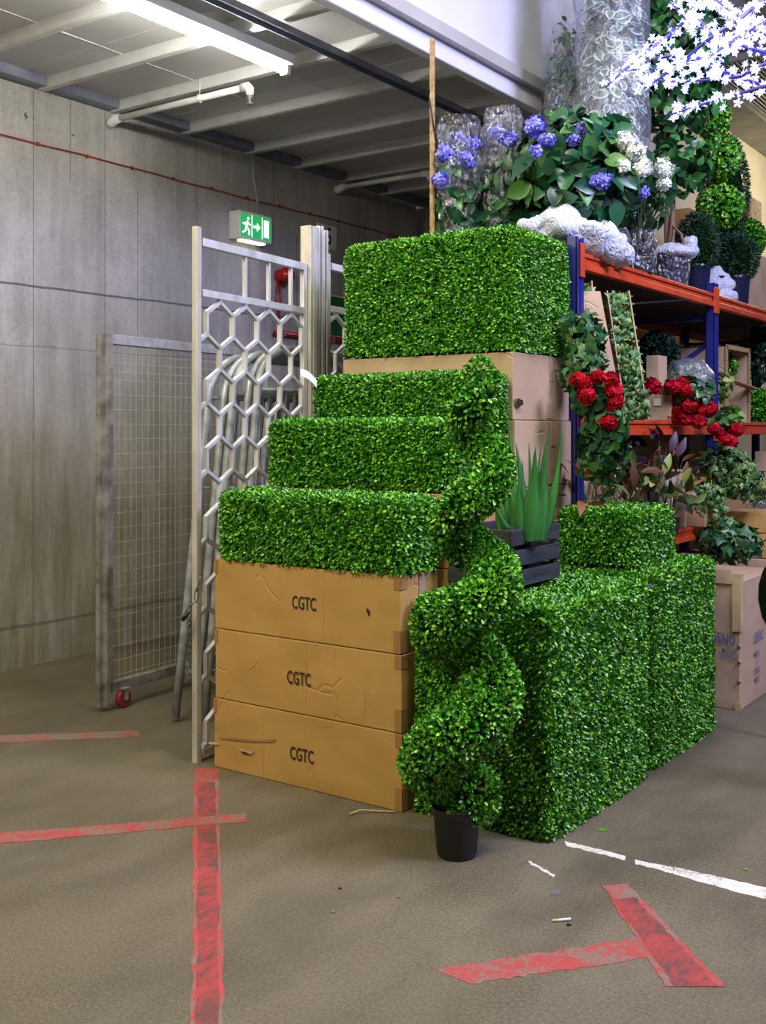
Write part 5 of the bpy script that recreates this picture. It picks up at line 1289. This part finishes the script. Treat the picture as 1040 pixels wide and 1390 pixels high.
carton(-2.6, -1.99, 7.42, 7.95, 0, .73, 'carton standing behind the big printed one', mat='card_pale')
carton(-2.42, -1.96, 7.45, 7.9, .735, .90, 'tan carton lying second from top behind the printed one', mat='card', warp=.003)
carton(-2.38, -1.92, 7.46, 7.9, .905, 1.04, 'tan carton lying topmost behind the printed one', mat='card', warp=.003)
carton(-2.62, -2.44, 7.0, 7.35, 0, .78, 'narrow carton under the floor level ivy', mat='card_inside')
bush(990, 735, 7.1, (.2, .12, .13), 230, 'large-leaved ivy below the lowest orange beam', T=TIV, size=.08, base_=.78, mats=('ivy', 'ivy_rim'))

# ------------------------------------------------------------------ LED blossom tree (trunk stands right of the picture)
tk = P(1150, 600, 4.7)
t = thing('blossom_light_tree', (tk.x, tk.y, 0), 'illuminated blossom tree with blue-white lights, branches entering from the right', 'light tree')
mb = MB(); mb.lathe((tk.x, tk.y, 0), [(0, 0), (.2, 0), (.2, .02), (0, .03)], 28); mb.build('base_plate', 'dark_steel', t)
fork = Vector((tk.x, tk.y, 2.95))
mb = MB(); mb.tube([(tk.x, tk.y, .02), (tk.x + .02, tk.y, 1.2), (tk.x - .01, tk.y, 2.2), tuple(fork)], [.05, .042, .035, .028], 10); mb.build('trunk', 'led_branch', t, smooth=True)
br = [[(1090, 95), (1040, 72), (1005, 61), (970, 46), (932, 28), (910, 2)], [(932, 28), (910, 47), (875, 72), (848, 95), (822, 118)],
      [(1090, -30), (1035, 0), (1005, 25), (960, 55), (930, 80), (905, 100), (868, 124)], [(1080, 130), (1040, 118), (990, 100), (930, 82), (905, 92), (858, 95)],
      [(1080, 70), (1040, 86), (1005, 104), (970, 108), (920, 111), (880, 108)], [(1080, 108), (1040, 117), (992, 130), (955, 141), (910, 156)],
      [(1080, 40), (1040, 34), (995, 18), (955, 6), (920, -5)], [(1060, 20), (1020, 40), (985, 62), (965, 75), (940, 95)], [(1070, -10), (1035, -20), (990, -30)], [(1080, 55), (1045, 50), (1015, 30), (985, 10), (960, -10)],
      [(940, 80), (910, 76), (886, 80)], [(985, 62), (960, 40), (940, 15)]]
pts_all = []
for bi, pl in enumerate(br):
    d0 = 4.55 + .35 * math.sin(bi * 2.3)
    pts = [P(x_, y_, d0 + .12 * math.sin(i + bi)) for i, (x_, y_) in enumerate(pl)]
    if pl[0][0] > 1050: pts = [fork, fork.lerp(pts[0], .6) + Vector((0, 0, .03))] + pts
    else: pts = [pts_all[-1][3] if False else P(pl[0][0] + 14, pl[0][1] - 4, d0)] + pts
    mb = MB(); n_ = len(pts); mb.tube(pts, [.012 - .009 * i / n_ for i in range(n_)], 7); mb.build('branch', 'led_branch', t, smooth=True)
    for a, b in zip(pts[:-1], pts[1:]):
        L = (b - a).length
        for k in range(int(L / .0125)): pts_all.append(a.lerp(b, random.random()) + Vector(rnd(1)[0]) * random.uniform(.008, .045))
random.shuffle(pts_all)
vis = [p for p in pts_all if (lambda r_, f_: f_ > 0 and r_ / f_ * F + CX < 1060)(p.dot(Rt), p.dot(Fw))]
oth = [p for p in pts_all if not any(p is v for v in vis)]
TS = T_star(5, .26)
def bloss(p):
    c = np.array([list(p)]); 
    a1 = bake(c, rnd(1), rnd(1), np.array([.022]), TS); a2 = bake(c, rnd(1), rnd(1), np.array([.017]), TS)
    return [(a1, 0), (a2, 0)]
protos = []
for i in range(6):
    o = leaf_object('blossom', bloss(vis[i]), ['led'], parent=t, smooth=False)
    V = np.zeros(len(o.data.vertices) * 3, dtype=np.float32); o.data.vertices.foreach_get('co', V)
    off = Vector(vis[i]) - Vector((tk.x, tk.y, 0)); V = V.reshape(-1, 3) - np.array(list(off)); o.data.vertices.foreach_set('co', V.ravel().astype(np.float32)); o.location = off; protos.append(o)
near = vis[6:100]
for i, p in enumerate(near):
    o = protos[i % 6].copy(); COL.objects.link(o); o.parent = t; o.location = p - Vector((tk.x, tk.y, 0)); o.rotation_euler = (random.random() * 6, random.random() * 6, random.random() * 6)
rest = vis[100:] + oth
c = np.array([list(p) for p in rest]); n = len(rest)
o = leaf_object('blossom', [(bake(c, rnd(n), rnd(n), np.full(n, .022), TS), 0), (bake(c, rnd(n), rnd(n), np.full(n, .017), TS), 0)], ['led'], parent=t, smooth=False)
o['kind'] = 'stuff'
print('blossoms', len(vis), len(oth))
